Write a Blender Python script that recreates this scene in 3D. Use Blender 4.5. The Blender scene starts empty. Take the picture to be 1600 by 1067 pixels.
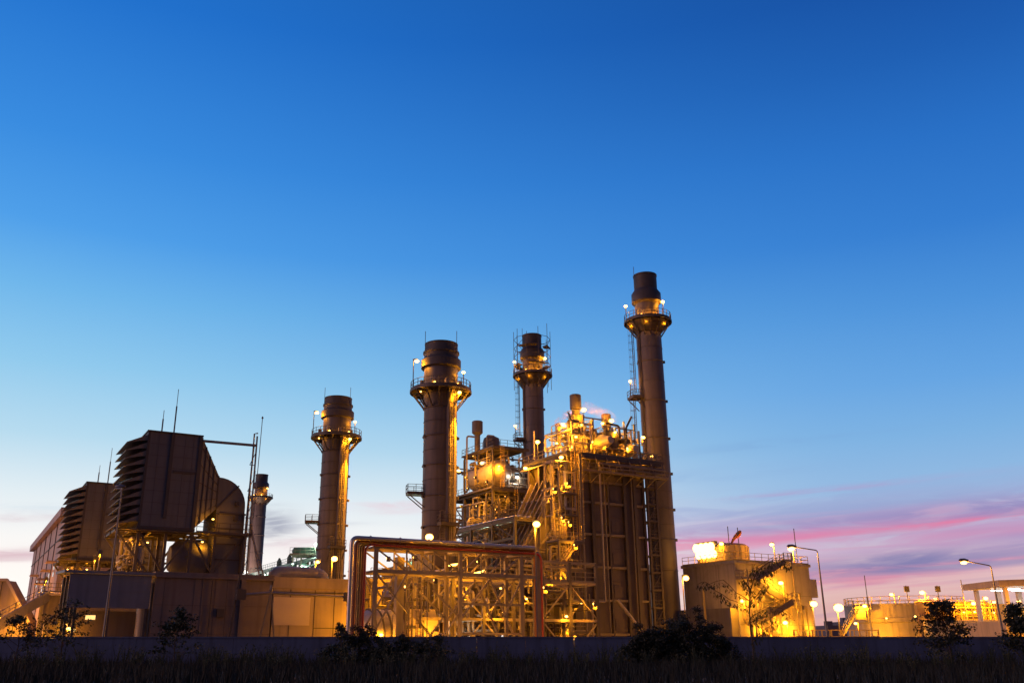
import bpy, math, random
from mathutils import Vector, Matrix, noise
R = math.radians
sc = bpy.context.scene
COL = sc.collection
random.seed(7)

# ------------------------------------------------------------------ camera
FPX, X0, PITCH, EYE = 1405.0, 745.0, R(18.6), 1.6
cd = bpy.data.cameras.new('camera'); cam = bpy.data.objects.new('camera', cd); COL.objects.link(cam)
cd.sensor_width = 36; cd.lens = 36*FPX/1600; cd.shift_x = (800-X0)/1600
cd.clip_end = 6000; cd.clip_start = .1
cam.location = (0, 0, EYE); cam.rotation_euler = (math.pi/2+PITCH, 0, 0)
sc.camera = cam
sc.view_settings.view_transform = 'Standard'; sc.view_settings.look = 'None'
sc.view_settings.exposure = 0; sc.view_settings.gamma = 1
sc.cycles.use_denoising = True
sc.cycles.sample_clamp_indirect = 4
sc.cycles.max_bounces = 6; sc.cycles.diffuse_bounces = 3
sc.cycles.volume_step_rate = 2

def lin(r, g, b):
    f = lambda c: (c/255/12.92 if c/255 <= .04045 else ((c/255+.055)/1.055)**2.4)
    return (f(r), f(g), f(b), 1)

# ------------------------------------------------------------------ dusk sky
w = bpy.data.worlds.new('World'); sc.world = w; w.use_nodes = True
nt = w.node_tree; N = nt.nodes; L = nt.links; N.clear()
def nd(t, **k):
    n = N.new(t)
    for a, b in k.items(): setattr(n, a, b)
    return n
def put(sock, v):
    if isinstance(v, bpy.types.NodeSocket): L.new(v, sock)
    else: sock.default_value = v
def M(op, a, b=0.0, c=0.0):
    n = nd('ShaderNodeMath', operation=op)
    for i, v in enumerate((a, b, c)): put(n.inputs[i], v)
    return n.outputs[0]
def SM(v, lo, hi):
    n = nd('ShaderNodeMapRange', interpolation_type='SMOOTHSTEP')
    put(n.inputs[0], v); n.inputs[1].default_value = lo; n.inputs[2].default_value = hi
    return n.outputs[0]
def MIX(f, a, b):
    n = nd('ShaderNodeMix', data_type='RGBA')
    put(n.inputs[0], f); put(n.inputs[6], a); put(n.inputs[7], b)
    return n.outputs[2]
def RAMP(v, stops):
    n = nd('ShaderNodeValToRGB'); e = n.color_ramp.elements
    e[0].position, e[0].color = stops[0][0], stops[0][1]
    e[1].position, e[1].color = stops[-1][0], stops[-1][1]
    for p, c in stops[1:-1]:
        x = e.new(p); x.color = c
    L.new(v, n.inputs[0]); return n.outputs[0]
tc = nd('ShaderNodeTexCoord'); sp = nd('ShaderNodeSeparateXYZ'); L.new(tc.outputs['Generated'], sp.inputs[0])
dx, dy, dz = sp.outputs
az = M('ARCTAN2', dx, dy); el = M('ARCSINE', dz)
zc = M('MAXIMUM', dz, 0.0)
rL = RAMP(zc, [(0, (1.15, 1.05, .95, 1)), (.06, (1.05, .97, .92, 1)), (.1, lin(250, 248, 246)), (.145, lin(226, 238, 244)), (.2, lin(184, 220, 240)),
               (.27, lin(146, 203, 238)), (.34, lin(112, 183, 236)), (.4, lin(80, 160, 234)), (.48, lin(58, 140, 224)), (.6, lin(34, 114, 206)), (1, lin(14, 52, 110))])
rR = RAMP(zc, [(0, lin(220, 158, 146)), (.035, lin(228, 184, 174)), (.07, lin(228, 194, 196)), (.11, lin(186, 188, 218)), (.15, lin(146, 186, 226)), (.2, lin(122, 176, 226)),
               (.25, lin(98, 162, 226)), (.32, lin(74, 144, 218)), (.39, lin(52, 124, 208)), (.47, lin(40, 110, 196)), (.54, lin(30, 93, 177)), (.6, lin(24, 80, 162)), (1, lin(8, 32, 84))])
rB = RAMP(zc, [(0, (.08, .052, .068, 1)), (.08, (.125, .092, .135, 1)), (.25, (.11, .088, .15, 1)), (.45, (.05, .056, .135, 1)), (.7, (.025, .05, .12, 1)), (1, lin(12, 42, 95))])
fmix = nd('ShaderNodeMix', data_type='FLOAT'); put(fmix.inputs[0], SM(zc, .1, .32)); put(fmix.inputs[2], SM(az, -.1, .42)); put(fmix.inputs[3], SM(az, -.6, .72))
front = MIX(fmix.outputs[0], rL, rR)
# streaky dusk clouds low on the right, small ones low on the left
elp = M('SUBTRACT', el, M('MULTIPLY', az, .045))
cv = nd('ShaderNodeCombineXYZ'); put(cv.inputs[0], M('MULTIPLY', az, 3.2)); put(cv.inputs[1], M('MULTIPLY', elp, 46.0)); put(cv.inputs[2], 3.3)
def noise_n(vec, scale, det=4, rough=.55, dist=0.0):
    n = nd('ShaderNodeTexNoise'); L.new(vec, n.inputs['Vector']); n.inputs['Scale'].default_value = scale
    n.inputs['Detail'].default_value = det; n.inputs['Roughness'].default_value = rough; n.inputs['Distortion'].default_value = dist
    return n.outputs[0]
n1 = noise_n(cv.outputs[0], 1.0, 5, .55, .6)
cv2 = nd('ShaderNodeCombineXYZ'); put(cv2.inputs[0], M('MULTIPLY', az, 2.4)); put(cv2.inputs[1], M('MULTIPLY', elp, 70.0)); put(cv2.inputs[2], 9.1)
n2 = noise_n(cv2.outputs[0], 1.0, 4, .5, .4)
azm = SM(az, .08, .42)
band = M('MULTIPLY', SM(elp, -.01, .02), M('SUBTRACT', 1.0, SM(elp, .085, .135)))
cm = M('MULTIPLY', M('MULTIPLY', SM(n1, .42, .6), band), M('MULTIPLY', azm, .62))
ccol = MIX(SM(n2, .4, .58), lin(128, 128, 178), lin(224, 128, 162))
front = MIX(cm, front, ccol)
cv3 = nd('ShaderNodeCombineXYZ'); put(cv3.inputs[0], M('MULTIPLY', az, 9.0)); put(cv3.inputs[1], M('MULTIPLY', elp, 60.0)); put(cv3.inputs[2], 5.7)
n3 = noise_n(cv3.outputs[0], 1.0, 6, .6, .8)
brk = M('ADD', .22, M('MULTIPLY', SM(n3, .36, .6), .78))
wob = M('MULTIPLY', M('SUBTRACT', n1, .5), .012)
def gauss(az0, el0, sa, se, wobble=1.0, lo=0.0, hi=1.0, slope=.045):
    e = M('ADD', M('SUBTRACT', el, M('MULTIPLY', az, slope)), M('MULTIPLY', wob, wobble))
    a = M('DIVIDE', M('SUBTRACT', az, az0), sa); b = M('DIVIDE', M('SUBTRACT', e, el0-slope*az0), se)
    r2 = M('ADD', M('MULTIPLY', a, a), M('MULTIPLY', b, b))
    return M('EXPONENT', M('MULTIPLY', r2, -1.0))
for az0, el0, sa, se, col, k in [
        (.42, .118, .3, .022, lin(160, 160, 206), .6), (.46, .083, .22, .014, lin(178, 150, 190), .55), (.2, .1, .14, .018, lin(216, 170, 196), .4), (.3, .135, .2, .010, lin(148, 170, 214), .5),
        (.52, .124, .3, .0075, lin(140, 132, 186), .7), (.50, .114, .25, .0028, lin(236, 122, 158), .8), (.30, .106, .18, .0045, lin(234, 120, 158), .8), (.44, .079, .05, .005, lin(112, 120, 172), .7), (.56, .097, .06, .004, lin(140, 150, 198), .6), (.50, .1, .22, .007, lin(208, 134, 178), .6), (.3, .088, .1, .005, lin(206, 214, 236), .6), (.22, .17, .14, .006, lin(140, 176, 220), .4), (.33, .2, .1, .004, lin(122, 160, 212), .3),
        (.22, .097, .16, .008, lin(236, 150, 176), .75), (.42, .073, .13, .0045, lin(122, 122, 172), .7), (.38, .061, .14, .0055, lin(226, 140, 162), .6), (.44, .036, .16, .009, lin(216, 160, 166), .5),
        (.26, .08, .08, .006, lin(240, 170, 180), .5), (.36, .15, .12, .0022, lin(186, 148, 196), .4), (.3, .11, .12, .005, lin(172, 150, 200), .5),
        (-.222, .119, .026, .012, lin(128, 132, 160), .85), (-.19, .1, .05, .006, lin(228, 190, 200), .6), (-.17, .123, .04, .003, lin(160, 165, 190), .4),
        (-.085, .143, .045, .0035, lin(232, 206, 216), .7), (-.47, .082, .08, .0058, lin(214, 176, 188), .8), (-.48, .116, .07, .003, lin(224, 206, 212), .8), (-.44, .127, .1, .006, lin(206, 222, 234), .4)]:
    front = MIX(M('MULTIPLY', gauss(az0, el0, sa, se*1.25, 1.8), M('MULTIPLY', brk, k)), front, col)
hl = M('SQRT', M('ADD', M('MULTIPLY', dx, dx), M('MULTIPLY', dy, dy)))
cosaz = M('DIVIDE', dy, M('MAXIMUM', hl, .001))
allc = MIX(SM(cosaz, .7, -.1), front, rB)
allc = MIX(SM(dz, 0.0, -.02), allc, (.012, .011, .012, 1))
bg = nd('ShaderNodeBackground'); L.new(allc, bg.inputs[0]); bg.inputs[1].default_value = 1.0
wo = nd('ShaderNodeOutputWorld'); L.new(bg.outputs[0], wo.inputs[0])

# the after-glow of the sun that has set behind the left end of the plant
sd = bpy.data.lights.new('sun', 'SUN'); sd.energy = .85; sd.angle = R(25); sd.color = (1, .52, .46)
sun = bpy.data.objects.new('sun', sd); COL.objects.link(sun)
sun.rotation_euler = Vector((.91, .34, -.26)).to_track_quat('-Z', 'Y').to_euler()

# ------------------------------------------------------------------ materials
MATS = {}
def mat(name, col, rough=.6, metal=0.0, var=.25, scale=.6, streak=0.0, bump=0.0, dark=None, bands=None):
    m = bpy.data.materials.new(name); m.use_nodes = True; t = m.node_tree; b = t.nodes['Principled BSDF']
    b.inputs['Roughness'].default_value = rough; b.inputs['Metallic'].default_value = metal
    tcn = t.nodes.new('ShaderNodeTexCoord'); no = t.nodes.new('ShaderNodeTexNoise')
    no.inputs['Scale'].default_value = scale; no.inputs['Detail'].default_value = 6; no.inputs['Roughness'].default_value = .65
    t.links.new(tcn.outputs['Object'], no.inputs['Vector'])
    rp = t.nodes.new('ShaderNodeValToRGB'); t.links.new(no.outputs[0], rp.inputs[0])
    d = dark or [c*(1-var) for c in col[:3]]
    rp.color_ramp.elements[0].position = .3; rp.color_ramp.elements[0].color = (*d[:3], 1)
    rp.color_ramp.elements[1].position = .7; rp.color_ramp.elements[1].color = (*[min(1, c*(1+var*.4)) for c in col[:3]], 1)
    out = rp.outputs[0]
    if streak:
        mp = t.nodes.new('ShaderNodeMapping'); mp.inputs['Scale'].default_value = (1.6, 1.6, .09)
        t.links.new(tcn.outputs['Object'], mp.inputs[0])
        n2_ = t.nodes.new('ShaderNodeTexNoise'); n2_.inputs['Scale'].default_value = 1.1; n2_.inputs['Detail'].default_value = 5
        t.links.new(mp.outputs[0], n2_.inputs['Vector'])
        r2 = t.nodes.new('ShaderNodeMapRange'); r2.inputs[1].default_value = .48; r2.inputs[2].default_value = .75; r2.inputs[4].default_value = streak
        t.links.new(n2_.outputs[0], r2.inputs[0])
        mx = t.nodes.new('ShaderNodeMix'); mx.data_type = 'RGBA'
        t.links.new(r2.outputs[0], mx.inputs[0]); t.links.new(out, mx.inputs[6]); mx.inputs[7].default_value = (*[c*.3 for c in col[:3]], 1)
        out = mx.outputs[2]
    t.links.new(out, b.inputs['Base Color'])
    rr = t.nodes.new('ShaderNodeMapRange'); rr.inputs[3].default_value = max(.05, rough-.12); rr.inputs[4].default_value = min(1, rough+.15)
    t.links.new(no.outputs[0], rr.inputs[0]); t.links.new(rr.outputs[0], b.inputs['Roughness'])
    if bump:
        bn = t.nodes.new('ShaderNodeBump'); bn.inputs['Strength'].default_value = bump; bn.inputs['Distance'].default_value = .05
        n3 = t.nodes.new('ShaderNodeTexNoise'); n3.inputs['Scale'].default_value = scale*8; n3.inputs['Detail'].default_value = 4
        t.links.new(tcn.outputs['Object'], n3.inputs['Vector']); t.links.new(n3.outputs[0], bn.inputs['Height']); t.links.new(bn.outputs[0], b.inputs['Normal'])
    if bands:   # corrugated cladding: ridges along object X and Y, running up the wall
        axs, per = bands
        wv = t.nodes.new('ShaderNodeTexWave'); wv.bands_direction = axs; wv.inputs['Scale'].default_value = .314/per
        t.links.new(tcn.outputs['Object'], wv.inputs['Vector'])
        bn = t.nodes.new('ShaderNodeBump'); bn.inputs['Strength'].default_value = .5; bn.inputs['Distance'].default_value = .04
        t.links.new(wv.outputs[0], bn.inputs['Height']); t.links.new(bn.outputs[0], b.inputs['Normal'])
    MATS[name] = m; return m
def emat(name, col, s):
    m = bpy.data.materials.new(name); m.use_nodes = True; t = m.node_tree; t.nodes.clear()
    e = t.nodes.new('ShaderNodeEmission'); e.inputs[0].default_value = (*col, 1); e.inputs[1].default_value = s
    o = t.nodes.new('ShaderNodeOutputMaterial'); t.links.new(e.outputs[0], o.inputs[0])
    m.cycles.emission_sampling = 'FRONT'; MATS[name] = m; return m
mat('stack', (.125, .108, .118), .55, 0, .25, .35, .6)
mat('stack_dark', (.075, .065, .068), .6, 0, .3, .5, .3)
mat('house', (.13, .128, .15), .6, 0, .18, .25, .25)
mat('house_rib', (.07, .06, .062), .6, 0, .2)
mat('hall', (.6, .44, .38), .65, 0, .15, .2, .2, bands=('DIAGONAL', .6))
mat('hood', (.20, .17, .15), .5, 0, .2)
mat('steel', (.105, .088, .082), .55, .15, .3, .8, .2)
mat('steel_pale', (.26, .22, .175), .5, .1, .25, .8, .3)
mat('galv', (.20, .19, .20), .42, .5, .25, 1.2, .15)
mat('lag', (.55, .52, .48), .3, .75, .15, 1.0)
mat('lag_matt', (.42, .37, .31), .5, .2, .25, .8, .3)
mat('rustpipe', (.22, .085, .05), .45, .1, .35, 1.2, .3)
mat('redpipe', (.4, .045, .025), .45, 0, .2)
mat('casing', (.13, .105, .105), .6, .1, .28, .3, .4)
mat('concrete', (.36, .33, .29), .85, 0, .22, .3, .5, .4)
mat('concrete_dark', (.22, .2, .18), .85, 0, .3, .4, .4, .4)
mat('wall_bluelit', (.075, .105, .2), .85, 0, .3, .25, .6, .4)  # blue dusk light put into the wall's base colour
mat('clad_blue', (.20, .21, .27), .55, .1, .18, .3, .3)
mat('clad_tan', (.33, .265, .215), .7, 0, .2, .22, .35)
mat('clad_brown', (.19, .155, .155), .7, 0, .2, .22, .35)
mat('panel_pale', (.50, .42, .38), .6, 0, .1, .4)
mat('dark', (.04, .035, .035), .6, 0, .3)
mat('glass', (.45, .46, .5), .15, .3, .1)
mat('green', (.08, .15, .115), .5, .1, .25, 1, .2)
mat('yellowpaint', (.55, .38, .08), .5, 0, .2)
mat('sock', (.95, .3, .04), .8, 0, .15)
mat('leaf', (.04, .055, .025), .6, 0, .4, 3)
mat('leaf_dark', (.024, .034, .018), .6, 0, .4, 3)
mat('bark', (.08, .06, .045), .9, 0, .3, 4)
mat('grass', (.014, .018, .012), .8, 0, .4, 1.5)
mat('soil', (.025, .022, .02), .95, 0, .4, .25, 0, .5)
mat('gravel', (.12, .11, .10), .95, 0, .3, .5, 0, .5)
mat('road', (.06, .06, .06), .9, 0, .3, .4)
mat('farbuild', (.14, .11, .13), .8, 0, .2, .1)
SOD = (1, .35, .008)
POWER = {'sodium': 150, 'sodium_bright': 330, 'sodium_dim': 60, 'sodium_star': 200, 'sodium_soft': 28, 'white_lamp': 60, 'green_lamp': 80}
emat('bulb', (1, .46, .08), 12); emat('bulb_white', (1, .97, .85), 6); emat('bulb_green', (.7, 1, .8), 6)
emat('tube_lamp', (1, .98, .9), 12); emat('tube_sodium', (1, .5, .08), 9); emat('window_glow', (1, .6, .2), 1.6)

# ------------------------------------------------------------------ geometry helpers
TH = R(29); AX, AY = -4.9, 118.0
PLANT = Matrix.Translation((AX, AY, 0)) @ Matrix.Rotation(TH, 4, 'Z')      # s along the turbine axis, w across it, z up
UX, UY, VX, VY = math.cos(TH), math.sin(TH), -math.sin(TH), math.cos(TH)
cp, sp_ = math.cos(PITCH), math.sin(PITCH)
def ray(px, py):
    a, b = (px-X0)/FPX, (533-py)/FPX
    return a, cp-b*sp_, sp_+b*cp
def P(px, py, Y):                                   # a point seen at a pixel, at world depth Y
    d = ray(px, py); t = Y/d[1]; return Vector((d[0]*t, Y, EYE+d[2]*t))
def F(px, py, wv_):                                 # the same, on the plant plane w = const -> (s, w, z)
    d = ray(px, py); t = (wv_+AX*VX+AY*VY)/(d[0]*VX+d[1]*VY)
    return Vector(((d[0]*t-AX)*UX+(d[1]*t-AY)*UY, wv_, EYE+d[2]*t))
def S(px, py, s):                                   # the same, on the plant plane s = const
    d = ray(px, py); t = (s+AX*UX+AY*UY)/(d[0]*UX+d[1]*UY)
    return Vector((s, (d[0]*t-AX)*VX+(d[1]*t-AY)*VY, EYE+d[2]*t))
BASE = {}
def thing(name, label, cat, base=(0, 0, 0), plant=True, group=None):
    o = bpy.data.objects.new(name, None); COL.objects.link(o); b = Vector(base)
    if plant: o.location = PLANT @ b; o.rotation_euler = (0, 0, TH)
    else: o.location = b
    o['label'] = label; o['category'] = cat
    if group: o['group'] = group
    o.empty_display_size = .5
    BASE[o] = b; return o
def tag(o, label, cat, group=None, kind=None):
    if label: o['label'] = label
    if cat: o['category'] = cat
    if group: o['group'] = group
    if kind: o['kind'] = kind
    return o
class MB:
    def __init__(s): s.v = []; s.f = []; s.cuts = []
    def add(s, vs, fs):
        n = len(s.v); s.cuts.append((n, len(s.f))); s.v += [tuple(v) for v in vs]; s.f += [tuple(i+n for i in f) for f in fs]; return s
    def box(s, x0, x1, y0, y1, z0, z1):
        if x0 > x1: x0, x1 = x1, x0
        if y0 > y1: y0, y1 = y1, y0
        return s.add([(x0, y0, z0), (x1, y0, z0), (x1, y1, z0), (x0, y1, z0), (x0, y0, z1), (x1, y0, z1), (x1, y1, z1), (x0, y1, z1)],
                     [(3, 2, 1, 0), (4, 5, 6, 7), (0, 1, 5, 4), (1, 2, 6, 5), (2, 3, 7, 6), (3, 0, 4, 7)])
    def hexa(s, a, b):                                # two quads joined
        return s.add(list(a)+list(b), [(3, 2, 1, 0), (4, 5, 6, 7), (0, 1, 5, 4), (1, 2, 6, 5), (2, 3, 7, 6), (3, 0, 4, 7)])
    def prism(s, poly, y0, y1):                       # polygon in x,z pushed along y
        n = len(poly)
        return s.add([(x, y0, z) for x, z in poly]+[(x, y1, z) for x, z in poly],
                     [tuple(range(n)), tuple(range(2*n-1, n-1, -1))]+[(i+n, (i+1) % n+n, (i+1) % n, i) for i in range(n)])
    def bar(s, p, q, a=.2, b=None):
        p, q = Vector(p), Vector(q); d = q-p; b = b or a
        if d.length < 1e-4: return s
        d.normalize(); up = Vector((0, 0, 1)) if abs(d.z) < .95 else Vector((0, 1, 0))
        x = d.cross(up).normalized()*a/2; y = x.cross(d).normalized()*b/2
        return s.add([p-x-y, p+x-y, p+x+y, p-x+y, q-x-y, q+x-y, q+x+y, q-x+y],
                     [(3, 2, 1, 0), (4, 5, 6, 7), (0, 1, 5, 4), (1, 2, 6, 5), (2, 3, 7, 6), (3, 0, 4, 7)])
    def tube(s, pts, r, seg=6, closed=False, bend=0):
        pts = [Vector(p) for p in pts]
        if bend:
            q = [pts[0]]
            for i in range(1, len(pts)-1):
                a, b, c = pts[i-1], pts[i], pts[i+1]
                k = min(bend, (a-b).length*.45, (c-b).length*.45); p0 = b+(a-b).normalized()*k; p1 = b+(c-b).normalized()*k
                for j in range(6):
                    t = j/5; q.append((1-t)**2*p0+2*t*(1-t)*b+t*t*p1)
            pts = q+[pts[-1]]
        n = len(pts); vs = []; prev = None
        for i, p in enumerate(pts):
            if closed: d = pts[(i+1) % n]-pts[i-1]
            else: d = pts[min(i+1, n-1)]-pts[max(i-1, 0)]
            d.normalize()
            if prev is None: x = d.cross(Vector((0, 0, 1)) if abs(d.z) < .9 else Vector((0, 1, 0))).normalized()
            else:
                x = prev-d*prev.dot(d)
                x = x.normalized() if x.length > 1e-6 else prev
            prev = x; y = d.cross(x)
            for k in range(seg):
                a = 2*math.pi*k/seg; vs.append(p+x*(r*math.cos(a))+y*(r*math.sin(a)))
        fs = []
        for i in range(n if closed else n-1):
            j = (i+1) % n
            for k in range(seg): fs.append((i*seg+k, i*seg+(k+1) % seg, j*seg+(k+1) % seg, j*seg+k))
        if not closed: fs += [tuple(range(seg-1, -1, -1)), tuple((n-1)*seg+k for k in range(seg))]
        return s.add(vs, fs)
    def lathe(s, prof, cx=0, cy=0, seg=32, axis='z', cz=0):
        n = len(prof); vs = []
        for r, z in prof:
            for k in range(seg):
                a = 2*math.pi*k/seg; c_, s__ = r*math.cos(a), r*math.sin(a)
                vs.append((cx+c_, cy+s__, z) if axis == 'z' else (cx+z, cy+c_, cz+s__) if axis == 'x' else (cx+c_, cy+z, cz+s__))
        fs = [(i*seg+k, i*seg+(k+1) % seg, (i+1)*seg+(k+1) % seg, (i+1)*seg+k) for i in range(n-1) for k in range(seg)]
        fs += [tuple(range(seg-1, -1, -1)), tuple((n-1)*seg+k for k in range(seg))]
        return s.add(vs, fs)
    def ring(s, cx, cy, z, r, t, seg=36): return s.tube([(cx+r*math.cos(2*math.pi*k/seg), cy+r*math.sin(2*math.pi*k/seg), z) for k in range(seg)], t, 4, True)
    def rail(s, pts, h=1.1, step=1.6, t=.035, posts=True):
        pts = [Vector(p) for p in pts]
        for hh in (h, h*.55): 
            for a, b in zip(pts, pts[1:]): s.bar(a+Vector((0, 0, hh)), b+Vector((0, 0, hh)), t*1.6)
        for a, b in zip(pts, pts[1:]):
            s.bar(a+Vector((0, 0, .08)), b+Vector((0, 0, .08)), .03, .16)
            n = max(1, round((b-a).length/step))
            for i in range(n+1):
                q = a.lerp(b, i/n); s.bar(q, q+Vector((0, 0, h)), t*1.6)
        return s
    def ladder(s, p, q, side=(1, 0, 0), wd=.5, cage=None, step=.35):
        p, q, sd_ = Vector(p), Vector(q), Vector(side)*wd/2
        s.bar(p-sd_, q-sd_, .07); s.bar(p+sd_, q+sd_, .07)
        n = int((q-p).length/step)
        for i in range(1, n): c = p.lerp(q, i/n); s.bar(c-sd_, c+sd_, .04)
        if cage:
            out = Vector(cage); m = max(2, int((q-p).length/1.1))
            hoop = []
            for i in range(m+1):
                c = p.lerp(q, i/m)
                if i == 0: c = p.lerp(q, .04)
                arc = [c+sd_*1.3*math.cos(a)+out*.75*math.sin(a) for a in [math.pi*j/6 for j in range(7)]]
                s.tube(arc, .028, 4); hoop.append(arc)
            for j in (1, 3, 5): s.tube([h[j] for h in hoop], .022, 4)
        return s
    def stair(s, p, q, wd=.9, side=(0, 1, 0), rail=True, step=.28):
        p, q, sd_ = Vector(p), Vector(q), Vector(side)*wd/2
        for g in (-1, 1): s.bar(p+sd_*g, q+sd_*g, .06, .28)
        n = max(3, int(abs(q.z-p.z)/step)); d = (q-p); h = Vector((d.x, d.y, 0)).normalized()*.26
        for i in range(n+1):
            c = p.lerp(q, i/n); s.add([c-sd_-h/2, c+sd_-h/2, c+sd_+h/2, c-sd_+h/2, c-sd_-h/2-Vector((0, 0, .04)), c+sd_-h/2-Vector((0, 0, .04)), c+sd_+h/2-Vector((0, 0, .04)), c-sd_+h/2-Vector((0, 0, .04))],
                                      [(3, 2, 1, 0)[::-1], (4, 5, 6, 7)[::-1], (0, 1, 5, 4), (1, 2, 6, 5), (2, 3, 7, 6), (3, 0, 4, 7)])
        if rail:
            for g in (-1, 1):
                a, b = p+sd_*g, q+sd_*g
                for hh in (1.0, .55): s.bar(a+Vector((0, 0, hh)), b+Vector((0, 0, hh)), .05)
                m = max(2, int((b-a).length/1.3))
                for i in range(m+1): c = a.lerp(b, i/m); s.bar(c, c+Vector((0, 0, 1)), .05)
        return s
    def ribbox(s, x0, x1, y, z0, z1, nx, nz, d=.18, t=.18):   # stiffener grid proud of a wall at y (towards -y)
        for i in range(nx+1): x = x0+(x1-x0)*i/nx; s.box(x-t/2, x+t/2, y-d, y-.003, z0, z1)
        for j in range(nz+1): z = z0+(z1-z0)*j/nz; s.box(x0, x1, y-d*.8, y-.003, z-t/2, z+t/2)
        return s
    def build(s, name, m, parent=None, base=None, smooth=True, plant=True):
        b = BASE.get(parent, Vector(base) if base else Vector((0, 0, 0)))
        me = bpy.data.meshes.new(name)
        me.from_pydata([(x-b.x, y-b.y, z-b.z) for x, y, z in s.v], [], s.f)
        me.materials.append(MATS[m]); me.validate()
        if smooth:
            me.polygons.foreach_set('use_smooth', [True]*len(me.polygons)); me.set_sharp_from_angle(angle=R(38))
        o = bpy.data.objects.new(name, me); COL.objects.link(o)
        if parent: o.parent = parent; BASE[o] = b
        elif plant: o.location = PLANT @ b; o.rotation_euler = (0, 0, TH)
        else: o.location = b
        return o
def each(g, name, m, parent):                       # every shape of the builder becomes a part of its own
    c = g.cuts+[(len(g.v), len(g.f))]
    for (v0, f0), (v1, f1) in zip(c, c[1:]):
        if v1 > v0:
            q = MB(); q.v = g.v[v0:v1]; q.f = [tuple(i-v0 for i in f) for f in g.f[f0:f1]]; q.build(name, m, parent)
def light(parent, p, e, col=SOD, aim=None, cone=40, rad=.12):
    ld = bpy.data.lights.new('lamp_light', 'SPOT' if aim else 'POINT'); ld.energy = e; ld.color = col; ld.shadow_soft_size = rad
    o = bpy.data.objects.new('lamp_light', ld); COL.objects.link(o); bb = BASE.get(parent, Vector((0, 0, 0))); o.parent = parent; o.location = Vector(p)-bb
    if aim: ld.spot_size = R(cone); ld.spot_blend = .6; o.rotation_euler = (Vector(aim)-Vector(p)).to_track_quat('-Z', 'Y').to_euler()
    return o
def lamp(parent, p, r=.28, m='sodium', name='lamp', flat=.7, k=1.0):
    g = MB(); rb = r*.98; g.lathe([(rb*math.sin(math.pi*i/8)+.001, p[2]-rb*flat*math.cos(math.pi*i/8)) for i in range(9)], p[0], p[1], 14)
    o = g.build(name, 'bulb_white' if m == 'white_lamp' else 'bulb_green' if m == 'green_lamp' else 'bulb', parent)
    col = (1, .95, .8) if m == 'white_lamp' else (.6, 1, .75) if m == 'green_lamp' else SOD
    light(parent, (p[0], p[1], p[2]-rb*flat-.14), 54*r*r*POWER[m]*k, col)
    return o
def hlamp(parent, p, r=.22, m='sodium', cheek=0):             # hooded lamp: shade added on its camera side turns the light into the plant
    x, y, z = p; g = MB().box(x-.2, x+.2, y-.24, y-.2, z-.34, z+.14).box(x-.2, x+.2, y-.197, y+.12, z+.12, z+.15)
    if cheek: g.box(x+cheek*.2, x+cheek*.23, y-.24, y+.5, z-.6, z+.2)  # side plate added to block spill light
    g.build('lamp_shade', 'steel', parent); lamp(parent, p, min(r, .15), m, k=(r/min(r, .15))**2)
def pole_lamp(parent, p, h=1.6, r=.28, m='sodium', arm=(0, 0)):    # small lamp on its own thin post, standing at p
    x, y, z = p; MB().bar((x, y, z), (x, y, z+h), .09).bar((x, y, z+h), (x+arm[0], y+arm[1], z+h+.05), .08).box(x+arm[0]-.22, x+arm[0]+.22, y+arm[1]-.16, y+arm[1]+.16, z+h+.02, z+h+.14).build('lamp_post', 'galv', parent)
    lamp(parent, (x+arm[0], y+arm[1], z+h-r*.6), r, m)
def dup(root, loc, label=None):
    def cp_(o, par):
        c = o.copy(); COL.objects.link(c)
        if par: c.parent = par
        for ch in kids.get(o, []): cp_(ch, c)
        return c
    kids = {}
    for o in bpy.data.objects:
        if o.parent: kids.setdefault(o.parent, []).append(o)
    c = cp_(root, None); c.location = loc
    if label: c['label'] = label
    return c
def pipes(mb, x0, x1, y0, y1, z0, z1, n, r=(.06, .16), seed=1, vert=.5):
    rd = random.Random(seed)
    for _ in range(n):
        p = Vector((rd.uniform(x0, x1), rd.uniform(y0, y1), rd.uniform(z0, z1))); pts = [p.copy()]
        last = -1
        for k in range(rd.randint(2, 5)):
            ax = 2 if (last != 2 and rd.random() < vert) else rd.choice([0, 1])
            if ax == last: ax = (ax+1) % 3
            lo, hi = ((x0, x1), (y0, y1), (z0, z1))[ax]; p = p.copy(); p[ax] = rd.uniform(lo, hi)
            if (p-pts[-1]).length > .5: pts.append(p); last = ax
        if len(pts) > 1: mb.tube(pts, rd.uniform(*r), 7, bend=.35)
    return mb
def valves(mb, x0, x1, y0, y1, z0, z1, n, seed=1):
    rd = random.Random(seed)
    for _ in range(n):
        x, y, z = rd.uniform(x0, x1), rd.uniform(y0, y1), rd.uniform(z0, z1); r = rd.uniform(.12, .26)
        mb.lathe([(r, z), (r*1.2, z+.05), (r*.6, z+.3), (r*.5, z+.6), (r*1.3, z+.62), (r*1.3, z+.7)], x, y, 8)
    return mb
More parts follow.
